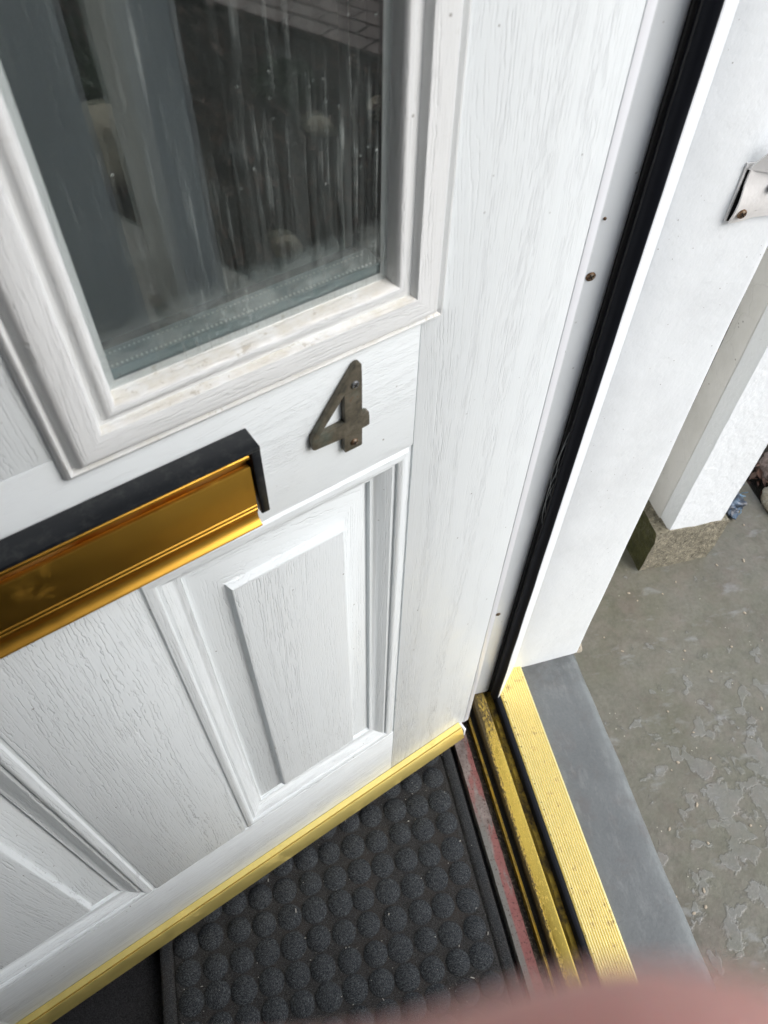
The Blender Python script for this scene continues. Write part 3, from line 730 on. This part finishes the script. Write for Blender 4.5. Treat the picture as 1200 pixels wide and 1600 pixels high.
def mat_z(x, y):
    z = -0.0352
    e = min(x - MX0, MX1 - x, y - MY0, MY1 - y)
    if e < 0.021:
        # rounded border ridge, then groove
        t = e / 0.019
        if t < 1: z = -0.0352 + 0.0030 * max(0.0, math.sin(math.pi * min(1, max(0, t)))) ** 0.6
        else: z = -0.0368
        z -= 0.010 * max(0, 1 - e / 0.003) ** 2
    elif e < 0.030:
        z = -0.0352
    z += 0.0007 * mnoise.noise(Vector((x * 45, y * 45, 1.0)))
    return z
bm = bmesh.new()
stp = 0.0024
nx = int((MX1 - MX0) / stp); ny = int((0.06 + 0.55) / stp)
xs = [MX0 + (MX1 - MX0) * i / nx for i in range(nx + 1)]; ys = [-0.55 + 0.61 * j / ny for j in range(ny + 1)]
ys = [MY0, -0.7, -0.62] + ys
g = [[bm.verts.new((x, y, mat_z(x, y))) for x in xs] for y in ys]
for j in range(len(ys) - 1):
    for i in range(nx): bm.faces.new((g[j][i], g[j][i + 1], g[j + 1][i + 1], g[j + 1][i]))
rim = [g[0][i] for i in range(nx + 1)] + [g[j][nx] for j in range(1, len(ys))] + [g[-1][i] for i in range(nx - 1, -1, -1)] + [g[j][0] for j in range(len(ys) - 2, 0, -1)]
lowr = [bm.verts.new((v.co.x, v.co.y, ZI)) for v in rim]
for i in range(len(rim)): bm.faces.new((rim[i], lowr[i], lowr[(i + 1) % len(rim)], rim[(i + 1) % len(rim)]))
o = finish('mat_base', bm, MATM, matr, 60); o.location = -Vector(matr.location)
# every raised stud is its own piece
def stud_mesh(seed):
    bm = bmesh.new(); rr = random.Random(seed); n = 16
    rings = []
    for t in (0.0, 0.16, 0.32, 0.48, 0.62, 0.75, 0.87, 1.0):
        rad = 0.0185 * t
        z = 0.0070 * (1 - t ** 2.3) ** 1.25 - (0.0022 if t == 1.0 else 0.0)
        if t == 0: rings.append([bm.verts.new((0, 0, z))]); continue
        rings.append([bm.verts.new((rad * math.cos(k * 2 * math.pi / n) * (1 + rr.uniform(-.03, .03)), rad * math.sin(k * 2 * math.pi / n) * (1 + rr.uniform(-.03, .03)), z + rr.uniform(-.0002, .0002))) for k in range(n)])
    for k in range(n): bm.faces.new((rings[0][0], rings[1][k], rings[1][(k + 1) % n]))
    for i in range(1, len(rings) - 1):
        for k in range(n): bm.faces.new((rings[i][k], rings[i + 1][k], rings[i + 1][(k + 1) % n], rings[i][(k + 1) % n]))
    me = bpy.data.meshes.new('stud'); bmesh.ops.recalc_face_normals(bm, faces=bm.faces); bm.to_mesh(me); bm.free()
    for p in me.polygons: p.use_smooth = True
    me.materials.append(MATM); return me
# the felt colour reads object z, so the studs carry their own copy of the material
def m_stud():
    n = NT('stud_felt'); ob = n.coord()
    inf = n.n('ShaderNodeObjectInfo'); x, y, z = n.sep(ob)
    off = n.n('ShaderNodeVectorMath', operation='ADD'); n.l(ob, off.inputs[0]); n.l(inf.outputs['Location'], off.inputs[1])
    v = off.outputs[0]
    k = n.noise(n.map(v, (1, 3.2, 1)), 380, 4, 0.85)
    top = n.ramp(k, [(0.38, (0.008, 0.009, 0.011)), (0.52, (0.036, 0.040, 0.044)), (0.66, (0.15, 0.16, 0.165))])
    low = n.ramp(k, [(0.36, (0.012, 0.012, 0.012)), (0.56, (0.043, 0.042, 0.041)), (0.70, (0.12, 0.115, 0.105))])
    c = n.mix(n.rng(z, -0.0004, 0.0022, 0.0, 1.0), low, top)
    return n.set(color=c, rough=0.95, spec=0.08, normal=n.bump(n.noise(v, 350, 3, .7), 0.0010, 0.8, n.bump(k, 0.0008)))
STUDM = m_stud()
studs = [stud_mesh(i) for i in range(5)]
for me in studs: me.materials[0] = STUDM
rr = random.Random(5); spots = []
for i in range(-12, 4):
    for j in range(-25, 4):
        x = GX + i * PX; y = GY + j * PX
        if MX0 + 0.034 < x < MX1 - 0.030 and MY0 + 0.03 < y < MY1 - 0.02: spots.append((x, y))
spots.sort(key=lambda p: -p[1])
for (x, y) in spots[:296]:
    o = bpy.data.objects.new('stud', rr.choice(studs)); link(o, matr)
    s_ = rr.uniform(0.96, 1.08)
    o.location = Vector((x + rr.gauss(0, .0008), y + rr.gauss(0, .0008), -0.0352 - rr.uniform(0, .0006))) - Vector(matr.location)
    o.rotation_euler = (0, 0, rr.random() * 6.28); o.scale = (s_, s_, rr.uniform(.85, 1.1))
# loose felt fibres standing over the studs and between them
bm = bmesh.new(); rr = random.Random(77)
for k in range(42000):
    x = rr.uniform(MX0 + .002, MX1 - .002); y = rr.uniform(-.43, .05)
    fx = (x - GX) / PX; fy = (y - GY) / PX; dx = (fx - round(fx)) * PX; dy = (fy - round(fy)) * PX; d = math.hypot(dx, dy)
    inside = MX0 + .034 < x < MX1 - .030
    z = -0.0350 + (0.0070 * (1 - (d / .0185) ** 2.3) ** 1.25 if inside and d < .0185 else mat_z(x, y) + .0352)
    a = rr.random() * 6.28; L = rr.uniform(.0008, .0026); u = Vector((math.cos(a), math.sin(a), rr.uniform(-.15, .5))).normalized() * L
    w_ = Vector((-math.sin(a), math.cos(a), 0)) * .00022
    p = Vector((x, y, z)); bm.faces.new([bm.verts.new(q) for q in (p - w_, p + w_, p + u)])
FIB = NT('felt_fibre'); _o = FIB.coord()
FIB = FIB.set(color=FIB.ramp(FIB.noise(_o, 900, 2, .7), [(0.35, (0.02, 0.022, 0.026)), (0.55, (0.06, 0.065, 0.07)), (0.7, (0.18, 0.185, 0.19))]), rough=0.9)
o = tag(finish('felt_fibres', bm, FIB, matr, recalc=False), kind='stuff'); o.location = -Vector(matr.location)
# lint and crumbs on mat
bm = bmesh.new(); rr = random.Random(21)
for k in range(230):
    x = rr.uniform(MX0 + .02, MX1 - .01); y = rr.uniform(-.42, .02); s_ = rr.uniform(.00025, .0007); L = rr.choice((1, 1, 1, 2.5, 5))
    m4 = Matrix.Translation((x, y, -0.0335 + (0.006 if rr.random() < .3 else 0.0))) @ Matrix.Rotation(rr.random() * 6, 4, 'Z') @ Matrix.Diagonal((s_ * L, s_, s_ * .6, 1))
    bmesh.ops.create_icosphere(bm, subdivisions=1, radius=1, matrix=m4)
o = tag(finish('lint', bm, simple('lint', (0.42, 0.40, 0.36), 0.9), matr), kind='stuff'); o.location = -Vector(matr.location)

# ================================================================ PORCH POSTS ON STONE PLINTHS
def m_stone(name, a, b, moss=0.0, sc=1.0):
    n = NT(name); ob = n.coord(); g = n.n('ShaderNodeNewGeometry')
    c = n.ramp(n.noise(ob, 70 * sc, 6, 0.75), [(0.32, a), (0.68, b)])
    c = n.mix(n.ramp(n.noise(ob, 240 * sc, 3), [(0.60, 0.0), (0.72, 0.6)]), c, tuple(min(1, q * 1.8) for q in b))
    c = n.mix(n.ramp(n.noise(ob, 200 * sc, 3), [(0.30, 0.6), (0.42, 0.0)]), c, (0.035, 0.03, 0.025))
    if moss:
        x, y, z = n.sep(g.outputs['Normal'])
        side = n.rng(x, -0.85, -0.15, 1.0, 0.0)
        mm = n.mul(n.mul(side, n.mul(z, 0.15), 'ADD'), n.ramp(n.noise(ob, 38, 4, .7), [(0.2, 0.65), (0.5, 1.0)]))
        c = n.mix(n.mul(mm, moss), c, n.mix(n.noise(ob, 60, 4), (0.018, 0.020, 0.004), (0.10, 0.10, 0.025)))
    b_ = n.bump(n.noise(ob, 90 * sc, 5, 0.7), 0.006 / sc); b_ = n.bump(n.noise(ob, 400 * sc, 3), 0.0015 / sc, 1, b_)
    return n.set(color=c, rough=0.9, normal=b_)
PLINTH = m_stone('mossy_plinth_stone', (0.11, 0.10, 0.075), (0.36, 0.325, 0.24), 0.97)
def rough_block(name, x0, x1, y0, y1, z0, z1, mat, parent=None, amp=0.004, cuts=14, freq=22):
    bm = bmesh.new(); add_box(bm, x0, x1, y0, y1, z0, z1)
    bmesh.ops.subdivide_edges(bm, edges=bm.edges, cuts=cuts, use_grid_fill=True)
    for v in bm.verts:
        v.co += mnoise.noise_vector(v.co * freq) * amp + mnoise.noise_vector(v.co * freq * 4) * amp * .35
    return finish(name, bm, mat, parent, 60)
def plinth(my):
    ys = (0.286, 0.40) if not my else (mirror_y(0.40), mirror_y(0.286))
    o = rough_block('plinth_stone', 0.476, 0.628, ys[0], ys[1], ZG - .01, -0.042, PLINTH)
    return tag(o, 'mossy rough stone plinth under the white porch post' if not my else 'rough stone plinth on the far side of the step, mirrored in the glass', 'plinth', 'stone plinths of the porch posts')
plinth(False); plinth(True)
def post(my):
    o = empty('porch_post', (0.5575, 0.33 if not my else mirror_y(0.33), -0.04), 0,
              'white textured porch post standing on the mossy stone plinth' if not my else 'white porch post across the step, mirrored in the door glass', 'post', 'white porch posts')
    def yy(a, b): return (a, b) if not my else (mirror_y(b), mirror_y(a))
    def PP(q): q.location = -Vector(o.location); return q
    pts = [(0.5000, 0.2960), (0.5030, 0.2900), (0.6120, 0.2900), (0.6160, 0.2950), (0.6160, 0.3700), (0.4995, 0.3700)]
    pts2 = [(0.4978, 0.3230), (0.4996, 0.3222), (0.4996, 0.3700), (0.4968, 0.3700)]
    if my:
        pts = [(x, y if y < .36 else .392) for x, y in pts]; pts2 = [(x, y if y < .36 else .392) for x, y in pts2]
        pts = [(x, mirror_y(y)) for x, y in pts]; pts2 = [(x, mirror_y(y)) for x, y in pts2]
    PP(extrude('shaft', pts, -0.046, 2.35, 'z', ROUGHW, o, 35, n=70, jit=(0.0012, 30)))
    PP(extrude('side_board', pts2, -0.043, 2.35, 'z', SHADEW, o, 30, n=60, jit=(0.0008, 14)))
    return o
post(False); post(True)
# side infill of the porch behind the posts
n2 = ('white boarded porch side behind the post and surround', 'white boarded porch side beyond the far post')
y_ = 0.3705
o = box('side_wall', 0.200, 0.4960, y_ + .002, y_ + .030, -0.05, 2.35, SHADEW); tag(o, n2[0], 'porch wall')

# ================================================================ BENT METAL STRAP on the surround
st = empty('metal_strap', (0.185, 0.082, 0.80), 0, 'white painted bent metal strap screwed to the timber surround', 'bracket')
STRAP = m_paint('painted_strap', (0.80, 0.79, 0.775), ((80, 0.0005), (300, 0.0002)), 0.35, 0.3, (0.55, 0.50, 0.45), 0.35, 150)
def sheet(name, grid, thick, mat, parent):
    """grid: rows of 3D points; makes a thin solid"""
    bm = bmesh.new(); R_, C_ = len(grid), len(grid[0])
    V = [[bm.verts.new(p) for p in row] for row in grid]
    for i in range(R_ - 1):
        for j in range(C_ - 1): bm.faces.new((V[i][j], V[i][j + 1], V[i + 1][j + 1], V[i + 1][j]))
    W = []
    for i in range(R_):
        row = []
        for j in range(C_):
            a = Vector(grid[min(i + 1, R_ - 1)][j]) - Vector(grid[max(i - 1, 0)][j]); b = Vector(grid[i][min(j + 1, C_ - 1)]) - Vector(grid[i][max(j - 1, 0)])
            nn = a.cross(b).normalized()
            if nn.y < 0: nn = -nn
            row.append(bm.verts.new(Vector(grid[i][j]) + nn * thick))
        W.append(row)
    for i in range(R_ - 1):
        for j in range(C_ - 1): bm.faces.new((W[i][j], W[i + 1][j], W[i + 1][j + 1], W[i][j + 1]))
    for i in range(R_ - 1):
        bm.faces.new((V[i][0], V[i + 1][0], W[i + 1][0], W[i][0])); bm.faces.new((V[i][-1], V[i + 1][-1], W[i + 1][-1], W[i][-1]))
    for j in range(C_ - 1):
        bm.faces.new((V[0][j], V[0][j + 1], W[0][j + 1], W[0][j])); bm.faces.new((V[-1][j], V[-1][j + 1], W[-1][j + 1], W[-1][j]))
    return finish(name, bm, mat, parent, 40)
L0 = Vector(st.location)
# back plate flat on the timber
rows = []
for k in range(9):
    z = 0.7885 + k * 0.0062
    rows.append([Vector((x, 0.0800, z)) - L0 for x in (0.1695, 0.174, 0.18, 0.2, 0.225)])
sheet('back_plate', rows, 0.0016, STRAP, st)
sheet('slit_shade', [[Vector((x, 0.0795, z)) - L0 for x in (0.1712, 0.178, 0.186)] for z in (0.7885, 0.80, 0.815, 0.833)], 0.0004, DARKGAP, st)  # added dark sheet that paints the shadow in the slit between the plates
# front plate: screwed at the bottom, bowed away from the timber higher up, then twisted outwards
rows = []
for k in range(15):
    t = k / 14
    z = 0.7872 + t * 0.047
    left = 0.1722 + 0.0008 * t; bow = 0.0030 * math.sin(min(1, t / .75) * math.pi) * (t < .75)
    row = []
    for j in range(9):
        s_ = j / 8; x = left + s_ * 0.052
        yv = 0.0775 - bow * (1 - s_) ** 2
        zz = z + (0.0032 * (s_ ** 2) * 6 * (1 - t) if t < .2 else 0)
        row.append(Vector((x, yv, zz)) - L0)
    rows.append(row)
sheet('front_plate', rows, 0.0015, STRAP, st)
rows = []
edge = [(0.1712, 0.0780, 0.8340), (0.1738, 0.0762, 0.8395), (0.1768, 0.0738, 0.8455), (0.1800, 0.0712, 0.8515), (0.1835, 0.0684, 0.8575), (0.1875, 0.0655, 0.8635)]
for k, (ex, ey, ez) in enumerate(edge):
    rows.append([Vector((ex + s_ * .055, ey - 0.0035 * math.sin(s_ * 3) - .001 * s_, ez - 0.0085 * s_ + .0025 * k * s_)) - L0 for s_ in (0, .15, .3, .5, .75, 1)])
sheet('curl', rows, 0.0015, STRAP, st)
screw(st, Vector((0.1795, 0.0752, 0.7965)) - L0, (0, -1, 0), 0.0042, RUSTY, rot=0.6, h=0.0016)
screw(st, Vector((0.1985, 0.0752, 0.8175)) - L0, (0, -1, 0), 0.0042, SCREWM, rot=0.2, h=0.0016)

# ================================================================ STONES, NETTING, BARK AND BRICKS OUTSIDE
STONE_T = m_stone('tan_rock', (0.46, 0.39, 0.28), (0.74, 0.66, 0.50), 0, 0.4)
STONE_P = m_stone('pink_rock', (0.24, 0.18, 0.15), (0.48, 0.38, 0.33), 0, 0.5)
STONE_G = m_stone('grey_rock', (0.08, 0.078, 0.07), (0.19, 0.18, 0.165), 0, 0.5)
def rock(loc, size, seed, mat, label, grp='rocks edging the planting bed'):
    bm = bmesh.new(); bmesh.ops.create_icosphere(bm, subdivisions=4, radius=1)
    for v in bm.verts:
        d = 1 + 0.30 * mnoise.noise(v.co * 1.1 + Vector((seed * 3.1, 0, 0))) + 0.12 * mnoise.noise(v.co * 3 + Vector((0, seed, 0))) + 0.05 * mnoise.noise(v.co * 8)
        v.co = Vector((v.co.x * d * size[0], v.co.y * d * size[1], max(-.55, v.co.z * d) * size[2]))
    o = finish('rock', bm, mat, None, 50); o.location = loc; o.rotation_euler = (0, 0, seed * 1.7)
    return tag(o, label, 'rock', grp)
rock((0.872, 0.385, ZG + .01), (.05, .06, .04), 1, STONE_T, 'tan rock on the patio edge nearest the blue netting')
rock((0.905, 0.475, ZG + .0), (.045, .038, .035), 2, STONE_P, 'small pinkish rock behind the tan one by the netting')
rock((0.868, 0.262, ZG + .0), (.048, .055, .038), 3, STONE_P, 'pinkish brown rock at the right edge beside the tan one')
rock((1.04, -1.94, ZG + .02), (.19, .15, .12), 4, STONE_T, 'large rounded tan stone mirrored between the two posts in the glass')
far = [((1.30, -1.62, ZG), (.10, .09, .07), 5, STONE_G), ((1.62, -1.52, ZG), (.11, .08, .07), 6, STONE_T), ((1.86, -1.44, ZG), (.12, .09, .08), 7, STONE_T),
       ((1.55, -2.15, ZG), (.12, .14, .09), 8, STONE_G), ((1.45, -2.72, ZG), (.14, .16, .10), 9, STONE_P), ((1.95, -1.95, ZG), (.09, .1, .07), 10, STONE_G),
       ((1.02, -1.18, ZG), (.08, .09, .06), 11, STONE_T), ((1.72, -2.45, ZG), (.10, .09, .08), 12, STONE_T)]
fl_ = ['grey rock in the bed mirrored low in the dark glass', 'tan rock in the bed mirrored in the middle of the glass', 'wide tan rock by the brick path mirrored near the glass edge',
       'long grey rock deeper in the planting bed', 'broad pinkish rock far along the planting bed', 'grey rock beside the brick path', 'tan rock at the edge of the patio opposite the door', 'tan rock between grey ones along the brick path']
for (l_, s_, k, m_), lb in zip(far, fl_): rock((l_[0], l_[1], l_[2] - .025), [q * .52 for q in s_], k, m_, lb)
# leaf litter and bark
def m_litter():
    n = NT('leaf_litter'); inf = n.coord('UV'); x, y, z = n.sep(inf)
    return n.set(color=n.ramp(x, [(0.0, (0.02, 0.012, 0.008)), (0.4, (0.09, 0.045, 0.03)), (0.75, (0.20, 0.12, 0.085)), (1.0, (0.34, 0.24, 0.19))]), rough=0.8)
bm = bmesh.new(); uvl = bm.loops.layers.uv.new('UVMap'); rr = random.Random(9)
def litter(x, y, z, s_):
    c = Vector((x, y, z)); a = rr.random() * 6.28; n_ = Vector((rr.gauss(0, .5), rr.gauss(0, .5), 1)).normalized()
    u = n_.orthogonal().normalized(); u = Matrix.Rotation(a, 3, n_) @ u; v = n_.cross(u)
    tone = rr.random() ** 1.3
    pts = [c + u * s_, c + v * s_ * .45 + n_ * s_ * .15, c - u * s_, c - v * s_ * .45 + n_ * s_ * .12]
    f = bm.faces.new([bm.verts.new(p) for p in pts])
    for l in f.loops: l[uvl].uv = (tone, 0)
for k in range(1500): litter(rr.uniform(.815, 1.25), rr.uniform(.1, 1.0), ZG + rr.uniform(-.04, .012), rr.uniform(.006, .02))
for k in range(3500): litter(rr.uniform(.83, 2.16), rr.uniform(-3.3, -.6), ZG + rr.uniform(-.045, .012), rr.uniform(.01, .028))
tag(finish('leaf_litter', bm, m_litter(), None, recalc=False), kind='stuff')
# low plants in the bed (dark green clumps, seen only as a reflection)
def clump(x, y, r_, h_, seed, label):
    bm = bmesh.new(); rr = random.Random(seed)
    for k in range(260):
        a = rr.random() * 6.28; d = r_ * math.sqrt(rr.random()); z = h_ * rr.random() * (1 - (d / r_) ** 2 * .6)
        c = Vector((x + d * math.cos(a), y + d * math.sin(a), ZG - .02 + z)); n_ = Vector((rr.gauss(0, 1), rr.gauss(0, 1), 1.2)).normalized()
        u = n_.orthogonal().normalized(); u = Matrix.Rotation(rr.random() * 6, 3, n_) @ u; v = n_.cross(u); s_ = rr.uniform(.012, .028)
        bm.faces.new([bm.verts.new(p) for p in (c + u * s_, c + v * s_ * .5, c - u * s_, c - v * s_ * .5)])
    o = finish('low_plant', bm, simple('plant_leaf', (0.035, 0.065, 0.02), 0.55), None, recalc=False)
    return tag(o, label, 'plant', 'low plants in the bed')
clump(1.50, -2.55, .22, .22, 1, 'dark green clump deep in the planting bed by the pinkish rock')
clump(1.28, -2.38, .18, .2, 2, 'dark green clump behind the large tan stone')
clump(1.75, -1.78, .12, .12, 3, 'small green clump between rocks near the brick path')
# brick path: single bricks
BRK = NT('path_brick'); _o = BRK.coord(); _i = BRK.n('ShaderNodeObjectInfo')
BRK = BRK.set(color=BRK.mix(BRK.noise(_o, 60, 4, .7), BRK.mix(_i.outputs['Random'], (0.20, 0.13, 0.11), (0.30, 0.20, 0.17)), (0.24, 0.20, 0.18)), rough=0.7, normal=BRK.bump(BRK.noise(_o, 150, 4), .001))
path = box('brick_path', 2.172, 3.5, -3.4, 1.8, -0.30, ZG - 0.012, SOIL); struct(path)
bmb = bmesh.new(); add_box(bmb, -.0485, .0485, -.1, .1, -.04, 0, .004, 2); bmesh.ops.recalc_face_normals(bmb, faces=bmb.faces)
bme = bpy.data.meshes.new('brick'); bmb.to_mesh(bme); bmb.free(); bme.materials.append(BRK)
cnt = 0
for i in range(12):
    for j in range(14):
        o = bpy.data.objects.new('brick', bme); link(o, path)
        o.location = (2.225 + i * .106, -3.3 + j * .208 + (i % 2) * .104, ZG - .001 + random.uniform(-.0015, .0015)); o.rotation_euler = (0, 0, random.gauss(0, .006))

# crumpled blue netting by the foot of the post
nt = empty('blue_netting', (0.72, 0.43, ZG), 0, 'crumpled blue plastic netting lying against the porch post foot', 'netting')
def m_net():
    n = NT('blue_netting_film'); ob = n.coord()
    w = n.noise(ob, 35, 4, 0.6)
    return n.set(color=n.ramp(w, [(0.36, (0.010, 0.014, 0.022)), (0.52, (0.03, 0.045, 0.07)), (0.64, (0.10, 0.15, 0.22)), (0.76, (0.26, 0.33, 0.40))]), rough=0.3, normal=n.bump(n.noise(ob, 60, 4), 0.006))
NETM = m_net()
L0 = Vector(nt.location)
for (c, r_, sd_) in (((0.722, 0.392, ZG + .022), (.030, .026, .028), 1), ((0.735, 0.425, ZG + .02), (.024, .03, .026), 2), ((0.778, 0.468, ZG + .02), (.026, .030, .024), 3), ((0.752, 0.445, ZG + .02), (.022, .022, .022), 5), ((0.700, 0.44, ZG + .03), (.035, .05, .03), 4)):
    bm = bmesh.new(); bmesh.ops.create_icosphere(bm, subdivisions=4, radius=1)
    for v in bm.verts:
        d = 1 + .55 * mnoise.noise(v.co * 2.2 + Vector((sd_ * 5, 0, 0))) + .3 * abs(mnoise.noise(v.co * 5 + Vector((0, sd_, 0))))
        v.co = Vector((v.co.x * r_[0] * d, v.co.y * r_[1] * d, v.co.z * r_[2] * d)) + Vector(c) - L0
    finish('crumpled_film', bm, NETM, nt, 50)
bm = bmesh.new(); rr = random.Random(4)
for k in range(34):
    p = Vector((rr.uniform(.70, .765), rr.uniform(.39, .47), ZG + rr.uniform(.01, .05))); d = Vector((rr.gauss(0, 1), rr.gauss(0, 1), rr.gauss(0, .4))).normalized(); pts = [p - L0]
    for q in range(6):
        d = (d + Vector((rr.gauss(0, .5), rr.gauss(0, .5), rr.gauss(0, .3)))).normalized(); p = p + d * .006; p.z = min(max(p.z, ZG + .004), ZG + .06); pts.append(p - L0)
    tube(bm, pts, .0008, 5)
tag(finish('strands', bm, simple('blue_strand', (0.18, 0.34, 0.50), 0.4), nt, 60), kind='stuff')

# small broken mortar lump at the surround's foot, and loose flakes on the patio
bm = bmesh.new(); bmesh.ops.create_icosphere(bm, subdivisions=3, radius=.011)
for v in bm.verts: v.co = v.co * (1 + .5 * mnoise.noise(v.co * 120)) + Vector((0.234, 0.098, ZS - .004))
tag(finish('mortar_lump', bm, m_stone('mortar_crumb', (0.24, 0.20, 0.15), (0.50, 0.45, 0.36), 0, 2), None, 50), 'crumbly tan mortar lump at the foot of the white surround', 'mortar lump')
rr = random.Random(31); bm = bmesh.new()
for k in range(70):
    x = rr.uniform(.25, .8); y = rr.uniform(-.4, .5); s_ = rr.uniform(.0006, .0028)
    m4 = Matrix.Translation((x, y, ZG + s_ * .3)) @ Matrix.Rotation(rr.random() * 6, 4, 'Z') @ Matrix.Diagonal((s_ * rr.uniform(1, 2.2), s_, s_ * .5, 1))
    bmesh.ops.create_icosphere(bm, subdivisions=1, radius=1, matrix=m4)
tag(finish('crumbs', bm, simple('crumb', (0.40, 0.34, 0.26), 0.9), None), kind='stuff')

# ================================================================ HAND: its finger lies across the lower edge of the view, close to the lens
def m_skin():
    n = NT('skin'); ob = n.coord()
    c = n.mix(n.noise(ob, 70, 4), (0.54, 0.27, 0.24), (0.80, 0.45, 0.40))
    return n.set(color=c, rough=0.5, sss=0.2, normal=n.bump(n.noise(ob, 900, 3), 0.0002))
SKIN = m_skin()
def cp(x, y, z):   # millimetres right, down, forward of the lens
    return CAM_POS + right * (x / 1000) + down * (y / 1000) + fwd * (z / 1000)
hand_pts, hand_r, hand_e = [], [], []
def chain(pts, start=None):
    prev = start
    for (x, y, z, r_) in pts:
        hand_pts.append(cp(x, y, z)); hand_r.append(r_ / 1000); i = len(hand_pts) - 1
        if prev is not None: hand_e.append((prev, i))
        prev = i
    return prev
root = chain([(-62, 62, 8, 24)])
palm2 = chain([(-50, 40, 12, 15)], root)
# the finger over the lens edge
chain([(-34, 31.5, 24, 9.2), (-20, 30.2, 28, 8.8), (-8, 28.7, 28.5, 8.3), (1.0, 27.7, 28, 7.7), (9.4, 24.5, 27.5, 8.7), (14.0, 24.4, 27.5, 7.9), (18.5, 27.0, 27.5, 5.6)], palm2)
palm3 = chain([(-52, 60, 20, 15)], root)
chain([(-36, 52, 30, 8.6), (-18, 50, 34, 8.4), (0, 49, 30, 8), (14, 50, 22, 7.4), (20, 51, 16, 6)], palm3)
palm4 = chain([(-52, 78, 20, 14)], root)
chain([(-37, 71, 29, 8), (-20, 70, 32, 7.8), (-3, 70, 28, 7.4), (9, 71, 20, 6.8), (14, 71, 14, 5.6)], palm4)
palm5 = chain([(-56, 94, 14, 12)], root)
chain([(-42, 90, 24, 7), (-28, 89, 26, 6.8), (-14, 89, 22, 6.4), (-5, 90, 16, 5.8), (-1, 90, 11, 5)], palm5)
th1 = chain([(-66, 44, -10, 13)], root)
chain([(-60, 30, -26, 10.5), (-48, 22, -34, 9.5), (-36, 18, -36, 9), (-28, 17, -35, 7)], th1)
wr = chain([(-92, 108, -4, 24), (-112, 134, -12, 24), (-150, 178, -26, 29), (-190, 226, -40, 33)], root)
me = bpy.data.meshes.new('hand'); me.from_pydata([tuple(p) for p in hand_pts], hand_e, []); me.materials.append(SKIN)
tmp = bpy.data.objects.new('hand_src', me); COL.objects.link(tmp)
sk = tmp.modifiers.new('s', 'SKIN'); sk.use_smooth_shade = True
for v, r_ in zip(me.skin_vertices[0].data, hand_r): v.radius = (r_, r_)
me.skin_vertices[0].data[0].use_root = True
sb = tmp.modifiers.new('u', 'SUBSURF'); sb.levels = 2; sb.render_levels = 2
dg = bpy.context.evaluated_depsgraph_get(); hm = bpy.data.meshes.new_from_object(tmp.evaluated_get(dg)); hm.name = 'hand'
bpy.data.objects.remove(tmp)
for v in hm.vertices: v.co -= CAM_POS
for p in hm.polygons: p.use_smooth = True
if not hm.materials: hm.materials.append(SKIN)
ho = bpy.data.objects.new('hand', hm); ho.location = CAM_POS; link(ho)
tag(ho, 'pink fingertip of the photographing hand, blurred along the lower edge of the view', 'hand')
